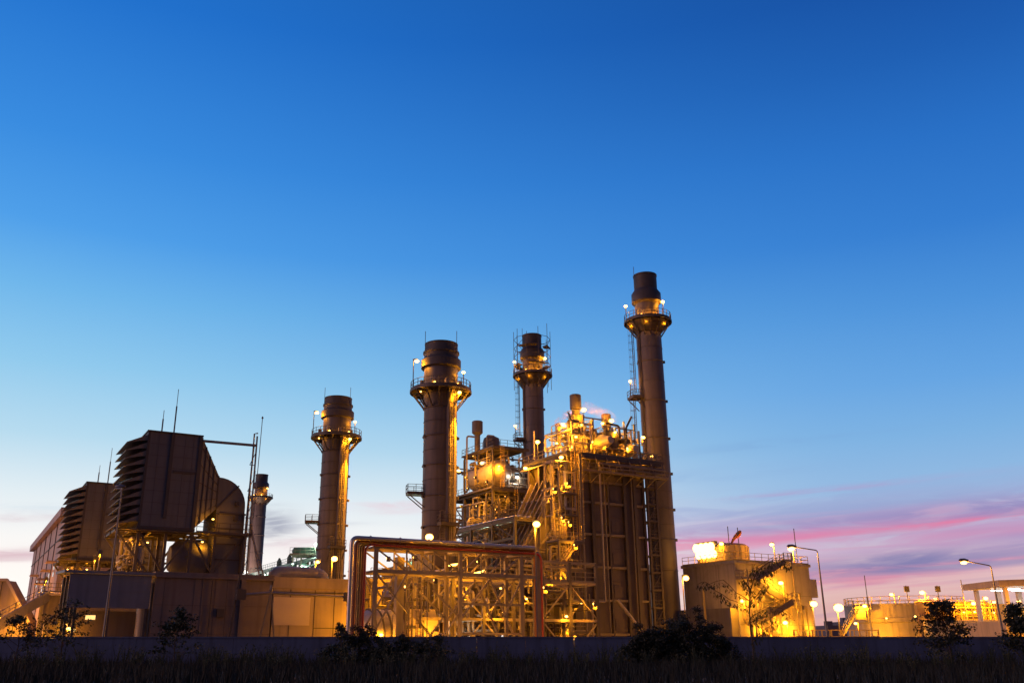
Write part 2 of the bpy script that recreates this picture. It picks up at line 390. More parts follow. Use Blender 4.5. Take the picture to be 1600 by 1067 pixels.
#PARTS
# ------------------------------------------------------------------ ground, yard, boundary wall
def sheet(name, m, x0, x1, y0, y1, z, cut=1):
    g = MB(); g.add([(x0, y0, z), (x1, y0, z), (x1, y1, z), (x0, y1, z)], [(0, 1, 2, 3)])
    return tag(g.build(name, m, None, plant=False, smooth=False), None, None, kind='structure')
sheet('ground', 'soil', -2500, 2500, -200, 4000, 0)
sheet('plant_yard', 'gravel', -160, 200, 78.3, 420, .004)
sheet('service_road', 'road', -160, 200, 81.5, 87.5, .008)
t = thing('perimeter_wall', 'long low bluish concrete wall running in front of the whole plant', 'wall', (0, 78, 0), plant=False)
g = MB()
for i in range(60):
    x = -120+i*4; g.box(x+.012, x+3.988, 77.92, 78.08, 0, 2.08)
g.build('wall_panel', 'wall_bluelit', t)
MB().box(-120, 120, 77.86, 78.14, 2.083, 2.21).build('coping', 'wall_bluelit', t)
MB().box(-120, 120, 77.895, 78.105, .9, .98).build('rail_band', 'wall_bluelit', t)

# ------------------------------------------------------------------ chimneys
def polar(a, r, z, c=(0, 0)): a = R(a); return (c[0]+r*math.cos(a), c[1]+r*math.sin(a), z)
def gallery(t, c, a_cam, r0, r1, z, zb, nb=14):
    MB().lathe([(r0, z-.1), (r1, z-.1), (r1+.03, z-.34), (r1+.1, z-.34), (r1+.1, z+.02), (r0, z+.02)], *c, 40).build('platform', 'steel', t)
    g = MB()
    for i in range(nb):
        a = 360*i/nb+8; g.bar(polar(a, r1-.15, z-.3, c), polar(a, r0+.02, zb, c), .16); g.bar(polar(a, r0, z-.28, c), polar(a, r1, z-.28, c), .14, .25)
        g.tube([polar(a+360/nb*k/3, (r0+r1)/2+.2, z-1.0, c) for k in range(4)], .05, 4)
    each(g, 'bracket', 'steel', t)
    g = MB(); m = 36
    for h in (.6, 1.12): g.ring(*c, z+h, r1-.02, .04)
    for i in range(24): p = polar(i*15, r1-.02, z, c); g.bar(p, (p[0], p[1], z+1.12), .07)
    for i in range(m):
        g.bar(polar(i*10, r1-.02, z+.1, c), polar(i*10+10, r1-.02, z+.1, c), .03, .18)
    g.build('railing', 'steel', t)
def side_gallery(t, c, a, r0, r1, z, ln=1.2):
    ux, uy = math.cos(R(a)), math.sin(R(a)); g = MB()
    q = lambda r, k, zz: (c[0]+ux*r-uy*k, c[1]+uy*r+ux*k, zz)
    g.hexa([q(r0, -ln, z-.25), q(r1, -ln, z-.25), q(r1, ln, z-.25), q(r0, ln, z-.25)], [q(r0, -ln, z), q(r1, -ln, z), q(r1, ln, z), q(r0, ln, z)])
    for k in (-ln+.1, ln-.1): g.bar(q(r1-.2, k, z-.3), q(r0-.1, k, z-1.9), .12)
    g.build('side_platform', 'steel', t)
    MB().rail([q(r0, -ln, z), q(r1, -ln, z), q(r1, ln, z), q(r0, ln, z)], 1.1, 1.1).build('railing', 'steel', t)
def bypass(label):
    t = thing('bypass_stack', label, 'chimney', (0, 0, 0), group='bypass chimneys of the gas turbines'); ca = -116
    g = MB().lathe([(2.32, 0), (2.25, 8), (2.22, 33.2), (2.3, 33.4), (2.3, 37.9)], seg=48); g.build('shell', 'stack', t)
    MB().lathe([(2.3, 37.9), (2.72, 38.05), (2.72, 39.15), (2.45, 39.4), (2.35, 39.5), (2.35, 40.1), (2.5, 40.15), (2.5, 40.4), (2.3, 40.45), (2.26, 41.4), (2.3, 41.45), (2.3, 41.6), (2.05, 41.6), (2.0, 39.0)], seg=48).build('cap', 'stack_dark', t)
    g = MB()
    for z in (12.2, 16.2, 20.2, 24.3, 28.3, 32.2): g.ring(0, 0, z, 2.3, .1, 48)
    for a in (ca-62, ca+95):
        for z in (12.2, 16.2, 20.2, 24.3, 28.3): p = polar(a, 2.36, z); g.box(p[0]-.16, p[0]+.16, p[1]-.16, p[1]+.16, z-.25, z+.1)
    each(g, 'stiffener_ring', 'stack', t)
    g = MB()
    for z in (6.1, 8.2, 10.2, 14.2, 18.2, 22.3, 26.3, 30.3, 36.4): g.ring(0, 0, z, 2.27, .028, 48)
    each(g, 'weld_seam', 'stack_dark', t)
    gallery(t, (0, 0), ca, 2.28, 4.1, 34.8, 32.3)
    a = ca+30; tx, ty = -math.sin(R(a)), math.cos(R(a)); ox, oy = math.cos(R(a)), math.sin(R(a))
    p = polar(a, 2.75, 34.6); MB().ladder((p[0], p[1], 16.6), p, (tx, ty, 0), .6, (ox, oy, 0)).build('ladder', 'steel_pale', t)
    a2 = ca+8; p2 = polar(a2, 2.75, 18); MB().ladder((p2[0], p2[1], 4), p2, (-math.sin(R(a2)), math.cos(R(a2)), 0), .6, (math.cos(R(a2)), math.sin(R(a2)), 0)).build('ladder', 'steel_pale', t)
    side_gallery(t, (0, 0), ca+24, 2.2, 3.5, 16.4, 1.3)
    a = ca+46
    g = MB()
    for k in (-5, 5): p = polar(a+k, 2.42, 0); g.bar((p[0], p[1], 9), (p[0], p[1], 34.5), .14)
    for k in (-11, 12, 17): p = polar(a+k, 2.36, 0); g.tube([(p[0], p[1], 9), (p[0], p[1], 34.5)], .06, 6)
    for i in range(26): g.bar(polar(a-13, 2.34, 9.5+i), polar(a+19, 2.34, 9.5+i), .06)
    g.build('cable_tray', 'lag_matt', t)
    g = MB()
    for (aa, r, hh) in ((ca-50, 3.3, .9), (ca-20, 3.2, 1.3), (ca+15, 3.0, 1.0), (ca+50, 3.3, .8)):
        p = polar(aa, r, 34.82); g.box(p[0]-.25, p[0]+.25, p[1]-.2, p[1]+.2, 34.83, 34.82+hh)
    each(g, 'instrument_box', 'lag_matt', t)
    p = polar(ca-72, 3.95, 34.8); MB().bar(p, (p[0], p[1], 39.0), .1).bar((p[0]-.1, p[1], 39), (p[0]+.5, p[1]-.1, 39.1), .12).build('lamp_post', 'galv', t)
    lamp(t, (p[0]+.45, p[1]-.1, 38.8), .3)
    p = polar(ca+72, 3.2, 34.8); MB().bar(p, (p[0], p[1], 37.2), .1).build('lamp_post', 'galv', t); lamp(t, (p[0], p[1], 37.3), .24)
    for da in (-15, 42): 
        p = polar(ca+da, 3.3, 34.9); lamp(t, (p[0], p[1], 35.25), .12, 'sodium_dim')
    p = polar(ca+44, 3.55, 34.0); lamp(t, p, .26, 'sodium_bright')
    q_ = polar(ca+50, 4.0, 33.9); light(t, q_, 70000, SOD, polar(ca+50, 2.3, 24), 32)  # bulbless spot added to draw the bright strip down the ladder
    MB().hexa([polar(ca+21, 2.2, 9), polar(ca+21, 3.0, 9), polar(ca+22.5, 3.0, 9), polar(ca+22.5, 2.2, 9)], [polar(ca+21, 2.2, 34.4), polar(ca+21, 3.0, 34.4), polar(ca+22.5, 3.0, 34.4), polar(ca+22.5, 2.2, 34.4)]).build('shade_fin', 'stack', t)  # fin added to stop the ladder light spreading left over the shell
    p = polar(ca-60, 3.1, 34.3); lamp(t, p, .12, 'sodium_dim')
    g = MB()
    for da in (-70, 62): p = polar(ca+da, 2.36, 40.5); g.bar(p, (p[0], p[1], 43.3), .06)
    each(g, 'lightning_rod', 'galv', t)
    return t
byp = bypass('nearer short round chimney with a lit ladder, standing behind the pipe rack')
byp.scale.z = .981
side_gallery(byp, (0, 0), -116-80, 2.2, 4.3, 20.6, .9)
d = dup(byp, PLANT @ Vector((-2.2, 34, 0)), 'smaller-looking short round chimney left of the pipe rack, above the long tan wall')

def mainstack(label):
    C0 = (37, 0); t = thing('main_stack', label, 'chimney', (37, 0, 0), group='tall exhaust chimneys of the boilers'); ca = -130
    MB().lathe([(2.12, 0), (2.0, 20), (1.98, 49), (1.9, 49.3), (1.9, 54.4)], *C0, 48).build('shell', 'stack', t)
    MB().lathe([(1.9, 54.4), (2.35, 54.8), (2.35, 56.3), (1.95, 56.9), (1.85, 57), (1.85, 59.4), (1.92, 59.4), (1.92, 59.65), (1.7, 59.65), (1.7, 57)], *C0, 48).build('cap', 'stack_dark', t)
    g = MB()
    for z in (12, 16.5, 21, 26.5, 32, 38, 44.5): g.ring(*C0, z, 2.04, .09, 48)
    for z in (16.5, 21, 26.5, 32, 38, 44.5):
        for da in (88, -60): p = polar(ca+da, 2.1, z, C0); g.box(p[0]-.14, p[0]+.14, p[1]-.14, p[1]+.14, z-.2, z+.2)
    each(g, 'stiffener_ring', 'stack', t)
    g = MB()
    for z in (14, 18.7, 23.7, 29.2, 35, 41.2, 46.8): g.ring(*C0, z, 2.01, .028, 48)
    each(g, 'weld_seam', 'stack_dark', t)
    gallery(t, C0, ca, 1.92, 3.7, 51.5, 48.8)
    g = MB().lathe([(1.95, 49.4), (2.0, 49.4), (3.4, 51.1), (3.3, 51.1)], *C0, 40); g.build('gallery_skirt', 'steel', t)
    a = ca-66; tx, ty = -math.sin(R(a)), math.cos(R(a)); ox, oy = math.cos(R(a)), math.sin(R(a))
    for z0, z1, k in ((39.3, 51.3, 0), (26, 39, .7)):
        p = (C0[0]+ox*2.75-tx*k, C0[1]+oy*2.75-ty*k, z1); MB().ladder((p[0], p[1], z0), p, (tx, ty, 0), .6, (ox, oy, 0)).build('ladder', 'steel', t)
    side_gallery(t, C0, a, 1.95, 3.7, 38.6, 1.2)
    g = MB()
    for k in (12, 17, 22): p = polar(a+k, 2.12, 0, C0); g.tube([(p[0], p[1], 10), (p[0], p[1], 51)], .07, 6)
    each(g, 'cable_conduit', 'steel', t)
    p = polar(ca-72, 3.5, 51.5, C0); MB().bar(p, (p[0], p[1], 54.0), .1).build('lamp_post', 'galv', t); lamp(t, (p[0], p[1], 54.1), .27)
    p = polar(ca+70, 2.7, 51.5, C0); MB().bar(p, (p[0], p[1], 54.4), .1).build('lamp_post', 'galv', t); lamp(t, (p[0], p[1], 54.5), .3)
    for da in (-18, 30): p = polar(ca+da, 2.9, 51.9, C0); lamp(t, p, .17, 'sodium_bright')
    for da in (-62, -5, 58): q_ = polar(ca+da, 3.0, 50.5, C0); light(t, q_, 120)  # bulbless lights added below the gallery to brighten its underside
    p = polar(a, 3.6, 38.6, C0); MB().bar(p, (p[0], p[1], 41.1), .09).build('lamp_post', 'galv', t); lamp(t, (p[0], p[1], 41.2), .25)
    p = polar(ca-60, 2.0, 57, C0); MB().bar(p, (p[0], p[1], 61), .06).build('lightning_rod', 'galv', t)
    return t
mst = mainstack('tallest-looking chimney at the right end of the plant, against the big boiler casing')
mst.scale.z = .983
d3 = dup(mst, PLANT @ Vector((37, 34.5, 0)), 'tall chimney whose top is wrapped in scaffold poles, in the middle of the plant')
BASE[d3] = Vector((37, 34.5, 0))
g = MB(); C3 = (37, 34.5)
for i in range(10):
    p = polar(i*36+5, 3.55, 48.5, C3); g.tube([p, (p[0], p[1], random.choice((60.5, 61.5, 59.5, 58)))], .05, 5)
for z in (53.4, 55.2, 57.0, 58.8):
    for i in range(10): g.bar(polar(i*36+5, 3.55, z, C3), polar(i*36+41, 3.55, z, C3), .07)
for i in range(10): g.bar(polar(i*36+5, 3.55, 53.4+1.8*(i % 3), C3), polar(i*36+41, 3.55, 55.2+1.8*(i % 3), C3), .06)
each(g, 'scaffold_pole', 'steel', d3)
g = MB()
for z, ra in ((56.9, (0, 1, 2, 5, 6, 8)), (53.3, (0, 2, 3, 4, 6, 7, 9))):
    for i in ra:
        a0, a1 = i*36+5, i*36+41
        g.hexa([polar(a0, 2.4, z, C3), polar(a0, 3.5, z, C3), polar(a1, 3.5, z, C3), polar(a1, 2.4, z, C3)], [polar(a0, 2.4, z+.12, C3), polar(a0, 3.5, z+.12, C3), polar(a1, 3.5, z+.12, C3), polar(a1, 2.4, z+.12, C3)])
each(g, 'scaffold_deck', 'steel', d3)
d5 = dup(mst, Vector((-79.2, 330, 0)), 'small distant chimney between the filter house duct and the left round chimney'); d5.scale = (1.2, 1.2, 1.02)

# ------------------------------------------------------------------ intake filter houses
def filter_house(label):
    t = thing('intake_filter_house', label, 'filter house', (-34.7, 0, 8.6), group='raised air intake houses of the gas turbines')
    s0, s1, w0, w1, z0, z1 = -37.6, -31.8, -4, 4, 13.5, 23.65
    MB().box(s0, s1, w0, w1, z0, z1).build('casing', 'house', t)
    g = MB()
    g.box(s0-.02, s0+.25, w0-.05, w0-.003, z0, z1); g.box(s1-.3, s1-.02, w0-.12, w0-.003, z0, z1)
    g.box(-35.15, -34.8, w0-.16, w0-.003, z0+.9, z1); g.box(-34.6, s1-.35, w0-.1, w0-.003, 19.35, 19.62)
    g.box(s0-.1, s1+.1, w0-.14, w1+.1, z1+.003, z1+.16); g.box(s0-.1, s1+.1, w0-.2, w1+.1, z0-.3, z0-.003)
    each(g, 'rib', 'house_rib', t)
    g = MB()
    for k in range(1, 8): g.box(s0+.3, s1-.35, w0-.02, w0-.003, z0+k*1.27-.012, z0+k*1.27+.012)
    for s in (-36.4, -33.6, -32.7): g.box(s-.012, s+.012, w0-.02, w0-.003, z0, z1)
    g.build('panel_seam', 'house_rib', t)
    MB().hexa([(s1, w0+.03, z0), (s1, w1-.03, z0), (s1, w1-.03, z1-.02), (s1, w0+.03, z1-.02)][::-1], [(-29.3, -3, 16.0), (-29.3, 3, 16.0), (-29.3, 3, 19.5), (-29.3, -3, 19.5)][::-1]).build('transition_duct', 'house', t)
    g = MB()
    for k in (.02, .25, .48, .72, .97):
        s = s1+(-29.3-s1)*k; ww = w0+(1)*k-.05+.03; zt, zb = z1-.02+(19.5-z1)*k, z0+(16-z0)*k
        g.bar((s, ww, zb), (s, ww, zt), .12, .16)
    for k in (.12, .3, .5, .7, .9):
        g.bar((s1, w0-.03, z0+(z1-z0)*k), (-29.3, -3.03, 16+3.5*k), .05, .07)
    each(g, 'rib', 'house_rib', t)
    arc = [(-29.3+3.2*math.sin(R(a)), 16.4+3.1*math.cos(R(a))) for a in range(0, 91, 9)]
    MB().prism(([(-29.3, 8.7), (-29.3, 19.5)]+arc+[(-26.1, 8.7)])[::-1], -2.9, 2.9).build('elbow_duct', 'house', t)
    g = MB()
    for z in (10.4, 12.1, 13.8): g.box(-29.4, -26.0, -3.02, -2.903, z, z+.12); 
    for z in (15.4,): g.box(-29.0, -25.98, -3.05, -2.903, z, z+.2)
    g.bar((-29.3, -2.97, 16), (-27, -2.97, 18.7), .14); 
    for s in (-29.2, -26.2): g.box(s-.1, s+.1, -3.08, -2.903, 8.7, 15.4)
    for z in (16.6, 15.0): g.box(-27.3, -26.9, -3.3, -2.903, z-.25, z+.25)
    each(g, 'rib', 'house_rib', t)
    n = 11
    for i in range(n):
        z = z1-.35-i*(z1-z0-.6)/n; L1 = 2.1; zz = z-1.0
        g = MB(); g.hexa([(s0, w0+.1, z-.06), (s0-L1, w0+.1, zz-.06), (s0-L1, w1-.1, zz-.06), (s0, w1-.1, z-.06)], [(s0, w0+.1, z), (s0-L1, w0+.1, zz), (s0-L1, w1-.1, zz), (s0, w1-.1, z)])
        for ww in (w0+.1, w1-.14): g.prism([(s0-.003, z-.07), (s0-.003, z-.62), (s0-.5, z-.68), (s0-L1, zz-.07)], ww, ww+.04)
        g.build('weather_hood', 'hood', t)
    g = MB()
    for s in (-39.5, -37.4, -34.6, -31.9, -29.4, -26.2):
        for ww in (-3.8, 0, 3.8):
            if s > -39: g.box(s-.15, s+.15, ww-.15, ww+.15, 8.6, 13.2)
    for ww in (-3.8, 0, 3.8): g.box(-39.8, -26, ww-.15, ww+.15, 12.85, 13.19); g.box(-37.8, -26, ww-.12, ww+.12, 8.6, 8.85)
    for s in (-39.6, -38.2, -36, -33.2, -30.5, -27.5): g.box(s-.1, s+.1, -4, 4, 12.9, 13.15)
    for ww in (-3.8, 3.8):
        g.bar((-39.7, ww, 13), (-36.4, ww, 9.0), .24); g.bar((-37.4, ww, 13), (-34.6, ww, 8.8), .2); g.bar((-31.9, ww, 13), (-34.6, ww, 8.8), .2); g.bar((-31.9, ww, 13), (-29.4, ww, 8.8), .2); g.bar((-26.2, ww, 13), (-29.4, ww, 8.8), .2)
    each(g, 'support_frame', 'steel', t)
    MB().box(-40.0, -25.6, -4.6, -4.05, 13.0, 13.1).rail([(-31.6, -4.6, 13.1), (-25.6, -4.6, 13.1)], 1.1, 1.2).build('walkway', 'steel', t)
    MB().lathe([(1.3, -33.6), (1.9, -32.8), (1.9, -29.9), (1.0, -29.0)], 0, -1.5, 20, 'x', 10.5).build('silencer', 'house', t)
    g = pipes(MB(), -39, -36, -3.6, 2, 9, 12.6, 16, (.08, .2), 5); valves(g, -39, -36, -3, 0, 9, 11, 5, 2); g.build('pipework', 'steel_pale', t)
    MB().lathe([(.2, 9.6), (.5, 9.7), (.5, 11.3), (.2, 11.5)], -37.0, -3.2, 16).build('lube_vessel', 'lag_matt', t)
    for s, h in ((-36.2, 2.6), (-34.9, 5.2)): MB().bar((s, -3.7, z1+.1), (s, -3.7, z1+h*.62), .14).bar((s, -3.7, z1+h*.6), (s, -3.7, z1+h), .06).build('lightning_rod', 'galv', t)
    hlamp(t, (-41.0, -4.5, 10.6), .24, 'sodium_bright'); hlamp(t, (-40.6, 2.5, 10.6), .2, 'sodium_bright'); MB().bar((-41, -4.4, 8.4), (-41, -4.4, 10.9), .1).bar((-40.6, 2.6, 8.4), (-40.6, 2.6, 10.9), .1).build('lamp_post', 'galv', t)  # hooded lamps and posts added to light the hood edges from below
    for p in ((-38.4, -2.0, 12.0), (-35.6, 1.0, 12.3), (-30.6, -3.4, 12.2), (-29.9, -4.4, 14.6)): lamp(t, p, .13, 'sodium', flat=.5)
    return t
fh = filter_house('larger dark raised box with rows of slanted louvre hoods, in front at left')
dup(fh, PLANT @ Vector((-36.9, 34, 7.9)), 'brown raised box with slanted louvre hoods, behind and left of the darker one')

t = thing('vent_mast', 'tall thin pipe mast with a level arm, right of the dark intake elbow', 'mast', (-26.0, -4, 8.6))
g = MB(); g.bar((-26.25, -4, 8.5), (-25.95, -4, 23.3), .16).bar((-25.65, -4, 8.5), (-25.65, -4, 24.4), .16).build('upright', 'galv', t)
g = MB(); g.tube([(-26.05, -4.2, 9), (-26.05, -4.2, 24.6), (-25.65, -4.2, 24.7)], .09, 8); g.bar((-25.35, -4, 15), (-25.20, -4, 26.6), .07).lathe([(.05, 26.5), (.14, 26.6), (.05, 26.8)], -25.2, -4, 8).build('vent_pipe', 'galv', t)
MB().bar((-31.7, -4, 23.2), (-25.75, -4, 23.3), .26).build('arm', 'galv', t)
g = MB()
for z in (9, 12, 15, 18, 21): g.bar((-26.25, -4, z), (-25.65, -4, z+1.5), .07); g.bar((-26.25, -4, z), (-25.65, -4, z), .07)
g.bar((-25.75, -4, 15.2), (-24.9, -6.5, 8.6), .12); g.bar((-25.65, -4, 13.8), (-23.6, -4, 8.6), .14); each(g, 'brace', 'galv', t)

# ------------------------------------------------------------------ low buildings under the intakes
def parapet_building(name, label, s0, s1, w0, w1, z1, m, ph=1.0, mtop=None):
    t = thing(name, label, 'building', (s0, w0, 0)); MB().box(s0, s1, w0, w1, 0, z1-ph).build('wall', m, t)
    MB().box(s0-.12, s1+.12, w0-.12, w1+.12, z1-ph+.003, z1).build('parapet', mtop or m, t); return t
# open-fronted shelter with the bluish cladding
t = thing('generator_shelter', 'dark blue-grey clad shelter with open lower half, below the nearest louvres', 'shelter', (-44.2, -10, 0))
MB().box(-44.0, -36.6, -10, -9.9, 4.9, 8.0).box(-44.0, -36.6, -10.03, -10.003, 6.45, 6.5).build('cladding', 'clad_blue', t)
MB().hexa([(-44.6, -10.3, 8.05), (-36.4, -10.3, 8.05), (-36.4, -1, 8.45), (-44.6, -1, 8.45)], [(-44.6, -10.3, 8.3), (-36.4, -10.3, 8.3), (-36.4, -1, 8.7), (-44.6, -1, 8.7)]).build('roof', 'clad_blue', t)
g = MB()
for ww in (-9.8, -6.6, -3.4):
    for s in (-43.9, -43.2): g.box(s-.12, s+.12, ww-.12, ww+.12, 0, 8)
for s in (-40.2, -36.8): g.box(s-.12, s+.12, -9.8, -9.56, 0, 4.9)
for ww in (-9.8, -6.6): g.bar((-43.9, ww, 7.6), (-43.9, ww+3.1, 4), .08); g.bar((-43.9, ww, 4), (-43.9, ww+3.1, 7.6), .08)
each(g, 'column', 'steel', t)
g = MB().box(-42.6, -37, -7.2, -7, 0, 4.7); g.build('back_wall', 'clad_brown', t)
MB().box(-41.9, -41.0, -7.26, -7.203, 3.9, 4.3).build('window', 'window_glow', t)
g = MB(); 
for s in (-39.6, -38.6): g.box(s, s+.5, -8.4, -7.8, 0, 2.2)
g.box(-41.5, -40.2, -8.6, -7.6, 0, 1.4); each(g, 'cabinet', 'house_rib', t)
lamp(t, (-43.4, -8.6, 3.0), .22, 'sodium'); lamp(t, (-43.3, -4.4, 3.4), .2, 'sodium')
MB().bar((-43.6, -9.5, 1.2), (-43.3, -8.4, 3.4), .1).tube([(-43.4, -8.4, .3), (-43.4, -8.4, 3.2)], .12).build('lamp_post', 'steel_pale', t)
# smaller shelter of the next unit
t = thing('generator_shelter', 'mauve-grey clad shelter further left, standing behind the blue-grey one', 'shelter', (-43.9, 22, 0))
MB().box(-43.6, -30, 22, 22.1, 4.4, 7.4).build('cladding', 'clad_brown', t)
MB().hexa([(-44.2, 21.7, 7.4), (-30, 21.7, 7.4), (-30, 30, 7.9), (-44.2, 30, 7.9)], [(-44.2, 21.7, 7.65), (-30, 21.7, 7.65), (-30, 30, 8.15), (-44.2, 30, 8.15)]).build('roof', 'panel_pale', t)
g = MB()
for ww in (22.2, 25, 28):
    for s in (-43.5, -42.7): g.box(s-.12, s+.12, ww-.12, ww+.12, 0, 7.4)
g.bar((-43.5, 22.2, 7), (-43.5, 25, 2), .1); each(g, 'column', 'steel_pale', t)
MB().box(-42.5, -30, 27, 27.2, 0, 7).build('back_wall', 'clad_brown', t)
MB().box(-39.8, -38.4, 26.9, 26.99, 3.2, 3.5).build('window', 'window_glow', t)
MB().bar((-38.5, 26.2, 8), (-38.5, 26.2, 9.6), .1).build('lamp_post', 'galv', t); hlamp(t, (-38.5, 26, 9.3), .26, 'sodium_bright'); lamp(t, (-42.0, 24.0, 2.2), .24, 'sodium'); lamp(t, (-44.6, 26.6, 2.0), .2, 'sodium')  # hooded lamp and post added to brighten the second intake house
t = thing('roof_tank', 'pale round tank standing on the roof beside the brown building', 'tank', (-36, 30, 8.2))
MB().lathe([(1.0, 8.2), (1.0, 10.4), (.7, 10.9), (.15, 11.0)], -36.5, 29, 20).build('shell', 'lag_matt', t)
pipes(MB(), -38.5, -33, 27, 30, 8.2, 10.2, 12, (.05, .12), 31).rail([(-43.8, 22.2, 7.8), (-33, 22.2, 7.8)], 1.1).build('pipework', 'steel_pale', t)

b = parapet_building('turbine_block', 'plain mauve-brown wall block directly below the dark intake house', -36.2, -24.4, -10, -4.5, 8.45, 'clad_brown', .5)
MB().box(-36.3, -24.3, -10.3, -10.13, 7.9, 8.1).box(-31.6, -31.45, -10.05, -10.003, 0, 7.9).box(-27.75, -27.3, -10.3, -10.003, 0, 7.9).build('trim', 'clad_brown', b)
t = thing('silo', 'short pale round vessel in the gap between blue-grey shelter and brown block', 'tank', (-36.5, -5, 0))
MB().lathe([(.7, 0), (.7, 7.0), (.4, 7.4), (.1, 7.5)], -36.75, -8.6, 20).build('shell', 'steel_pale', t); MB().tube([(-36.4, -9.6, 0), (-36.4, -9.6, 7.4)], .1).build('drain_pipe', 'steel_pale', t)
MB().box(-34.2, -33.1, -10.06, -10.003, 0, 3.6).build('door', 'clad_tan', b); g = MB()
for s in (-35.3, -32.4, -30.3, -29.1): g.box(s-.012, s+.012, -10.02, -10.003, 0, 7.9)
for z in (2.6, 5.3): g.box(-36.2, -24.4, -10.02, -10.003, z-.012, z+.012)
g.build('panel_seam', 'house_rib', b); MB().tube([(-30.7, -10.3, 0), (-30.7, -10.3, 7.8)], .07).build('downpipe', 'steel', b)
MB().box(-30, -29.3, -10.3, -10.003, 4.2, 5.0).box(-34.0, -33.4, -10.35, -10.003, 4.0, 4.2).build('junction_box', 'house_rib', b)
b = parapet_building('turbine_block', 'long tan wall block lit orange at its right end, left of the pipe rack', -24.25, -12.0, -10, -3, 8.35, 'clad_tan', 1.15, 'clad_tan')
g = MB()
for s in (-22.4, -19.7, -17.5): g.box(s-.03, s+.03, -10.04, -10.003, 0, 7.1)
g.box(-19.7, -14.6, -10.03, -10.003, 3.2, 3.27).box(-24.2, -12.2, -10.09, -10.003, 6.75, 6.86); each(g, 'panel_joint', 'dark', b)
MB().box(-24.2, -20.2, -10.055, -10.003, 3.5, 6.3).build('pale_panel', 'panel_pale', b)
t = thing('filter_stand', 'thin A-shaped pole stand carrying a level pipe before the tan wall', 'pipe stand', (-25, -13, 0))
each(MB().bar((-26.6, -13, 0), (-25.4, -13, 6.8), .13).bar((-24.5, -13, 0), (-25.4, -13, 6.8), .13), 'leg', 'galv', t); MB().bar((-26.1, -13, 2.3), (-24.9, -13, 2.3), .08).build('crossbar', 'galv', t); MB().lathe([(.12, 6.6), (.2, 6.8), (.1, 7.3)], -25.4, -13, 8).build('cap', 'galv', t)
MB().tube([(-28.9, -13, 6.2), (-25.4, -13, 6.55), (-17.2, -13, 6.3), (-14.8, -13, 6.1)], .13, 8).build('pipe', 'galv', t)
g = MB(); g.box(-28.9, -28.0, -13.3, -12.7, 5.8, 6.8).box(-17.5, -17.0, -13.3, -12.7, 5.9, 6.8); g.tube([(-17.2, -13, 6.2), (-16.4, -13.2, 6.9), (-15.6, -13, 6.6)], .12).lathe([(.25, 5.7), (.35, 5.9), (.2, 6.5)], -16.3, -13, 10); g.tube([(-17.4, -13, 6), (-16.2, -13, 5.0), (-15.4, -13.2, 5.4)], .08); g.build('valve', 'house_rib', t)
t = thing('thin_post', 'dark thin post standing against the brown block near the stand', 'post', (-29, -12.6, 0)); MB().bar((-29.4, -12.6, 0), (-28.6, -12.6, 8.2), .16).build('shaft', 'house_rib', t); MB().box(-28.9, -28.3, -12.9, -12.4, 6.2, 6.9).build('junction_box', 'house_rib', t)

# ------------------------------------------------------------------ brown turbine hall at the far left
t = thing('turbine_hall', 'tall pinkish-brown clad hall with small canopied windows at the far left', 'building', (-40.5, 47.6, 0))
H0, H1 = 47.6, 112
MB().box(-40.5, -28, H0, H1, 0, 20.4).build('wall', 'hall', t)
MB().box(-41.3, -27.5, H0-.5, H1+.8, 20.403, 21.6).build('roof', 'hall', t)
g = MB()
for k in range(1, 6): ww = H0+(H1-H0)*k/6+1; g.box(-40.62, -40.503, ww-.15, ww+.15, 0, 20.4)
g.box(-40.6, -40.503, H0, H1, 17.2, 17.35); each(g, 'panel_joint', 'house_rib', t)
for ww, z in ((54.5, 12.6), (62.5, 11.8), (69.0, 10.8), (73.5, 10.3), (88, 12.6)):
    f = MB().box(-40.56, -40.503, ww-1.1, ww+1.1, z-.9, z+.9).build('window', 'glass', t)
    MB().box(-41.9, -40.503, ww-2.1, ww+2.1, z+1.25, z+1.4).build('canopy', 'hall', f)
for ww in (58, 76, 94): MB().bar((-47, ww+.2, 0), (-47, ww+.2, 6.4), .14).build('lamp_post', 'galv', t); hlamp(t, (-47, ww, 6), .42, 'sodium_bright')
MB().box(-40.56, -40.503, 56, 59.4, 2.2, 7.2).build('door', 'panel_pale', t)
t = thing('gable_shed', 'sand-coloured gable-roofed shed cut off by the left edge', 'building', (-80, 150, 0), plant=False)
MB().prism([(-100, 0), (-71.5, 0), (-71.5, 5.2), (-75.9, 11.4), (-100, 11.4)][::-1], 150, 153).build('wall', 'clad_tan', t)
MB().bar((-71.2, 149.8, 4.9), (-75.8, 149.8, 11.5), .3, .4).bar((-75.8, 149.8, 11.5), (-100, 149.8, 11.5), .3, .4).build('roof', 'panel_pale', t)
for x in (-73.8, -76.6, -79): MB().box(x-.05, x+.05, 149.93, 149.997, 0, 8 if x > -75 else 11.2).build('panel_joint', 'dark', t)
lamp(t, (-76, 146, 2.4), .35, 'sodium'); lamp(t, (-74, 145.5, 3.4), .3, 'sodium')
t = thing('access_stair', 'sloping lit walkway stair with handrails at the lower left corner', 'stair', (-52, 12, 0))
a, b_ = F(-30, 985, 10), F(78, 923, 22); 
MB().stair((a.x, a.y, a.z), (b_.x, b_.y, b_.z), 1.6, (0, 1, 0)).bar(a-Vector((0, 0, .5)), b_-Vector((0, 0, .5)), .3, 1.2).build('flight', 'steel_pale', t)
g = MB()
for k in (.15, .4, .65, .9): c = a.lerp(b_, k); g.bar((c.x, c.y, 0), c, .25)
each(g, 'support_leg', 'steel_pale', t)
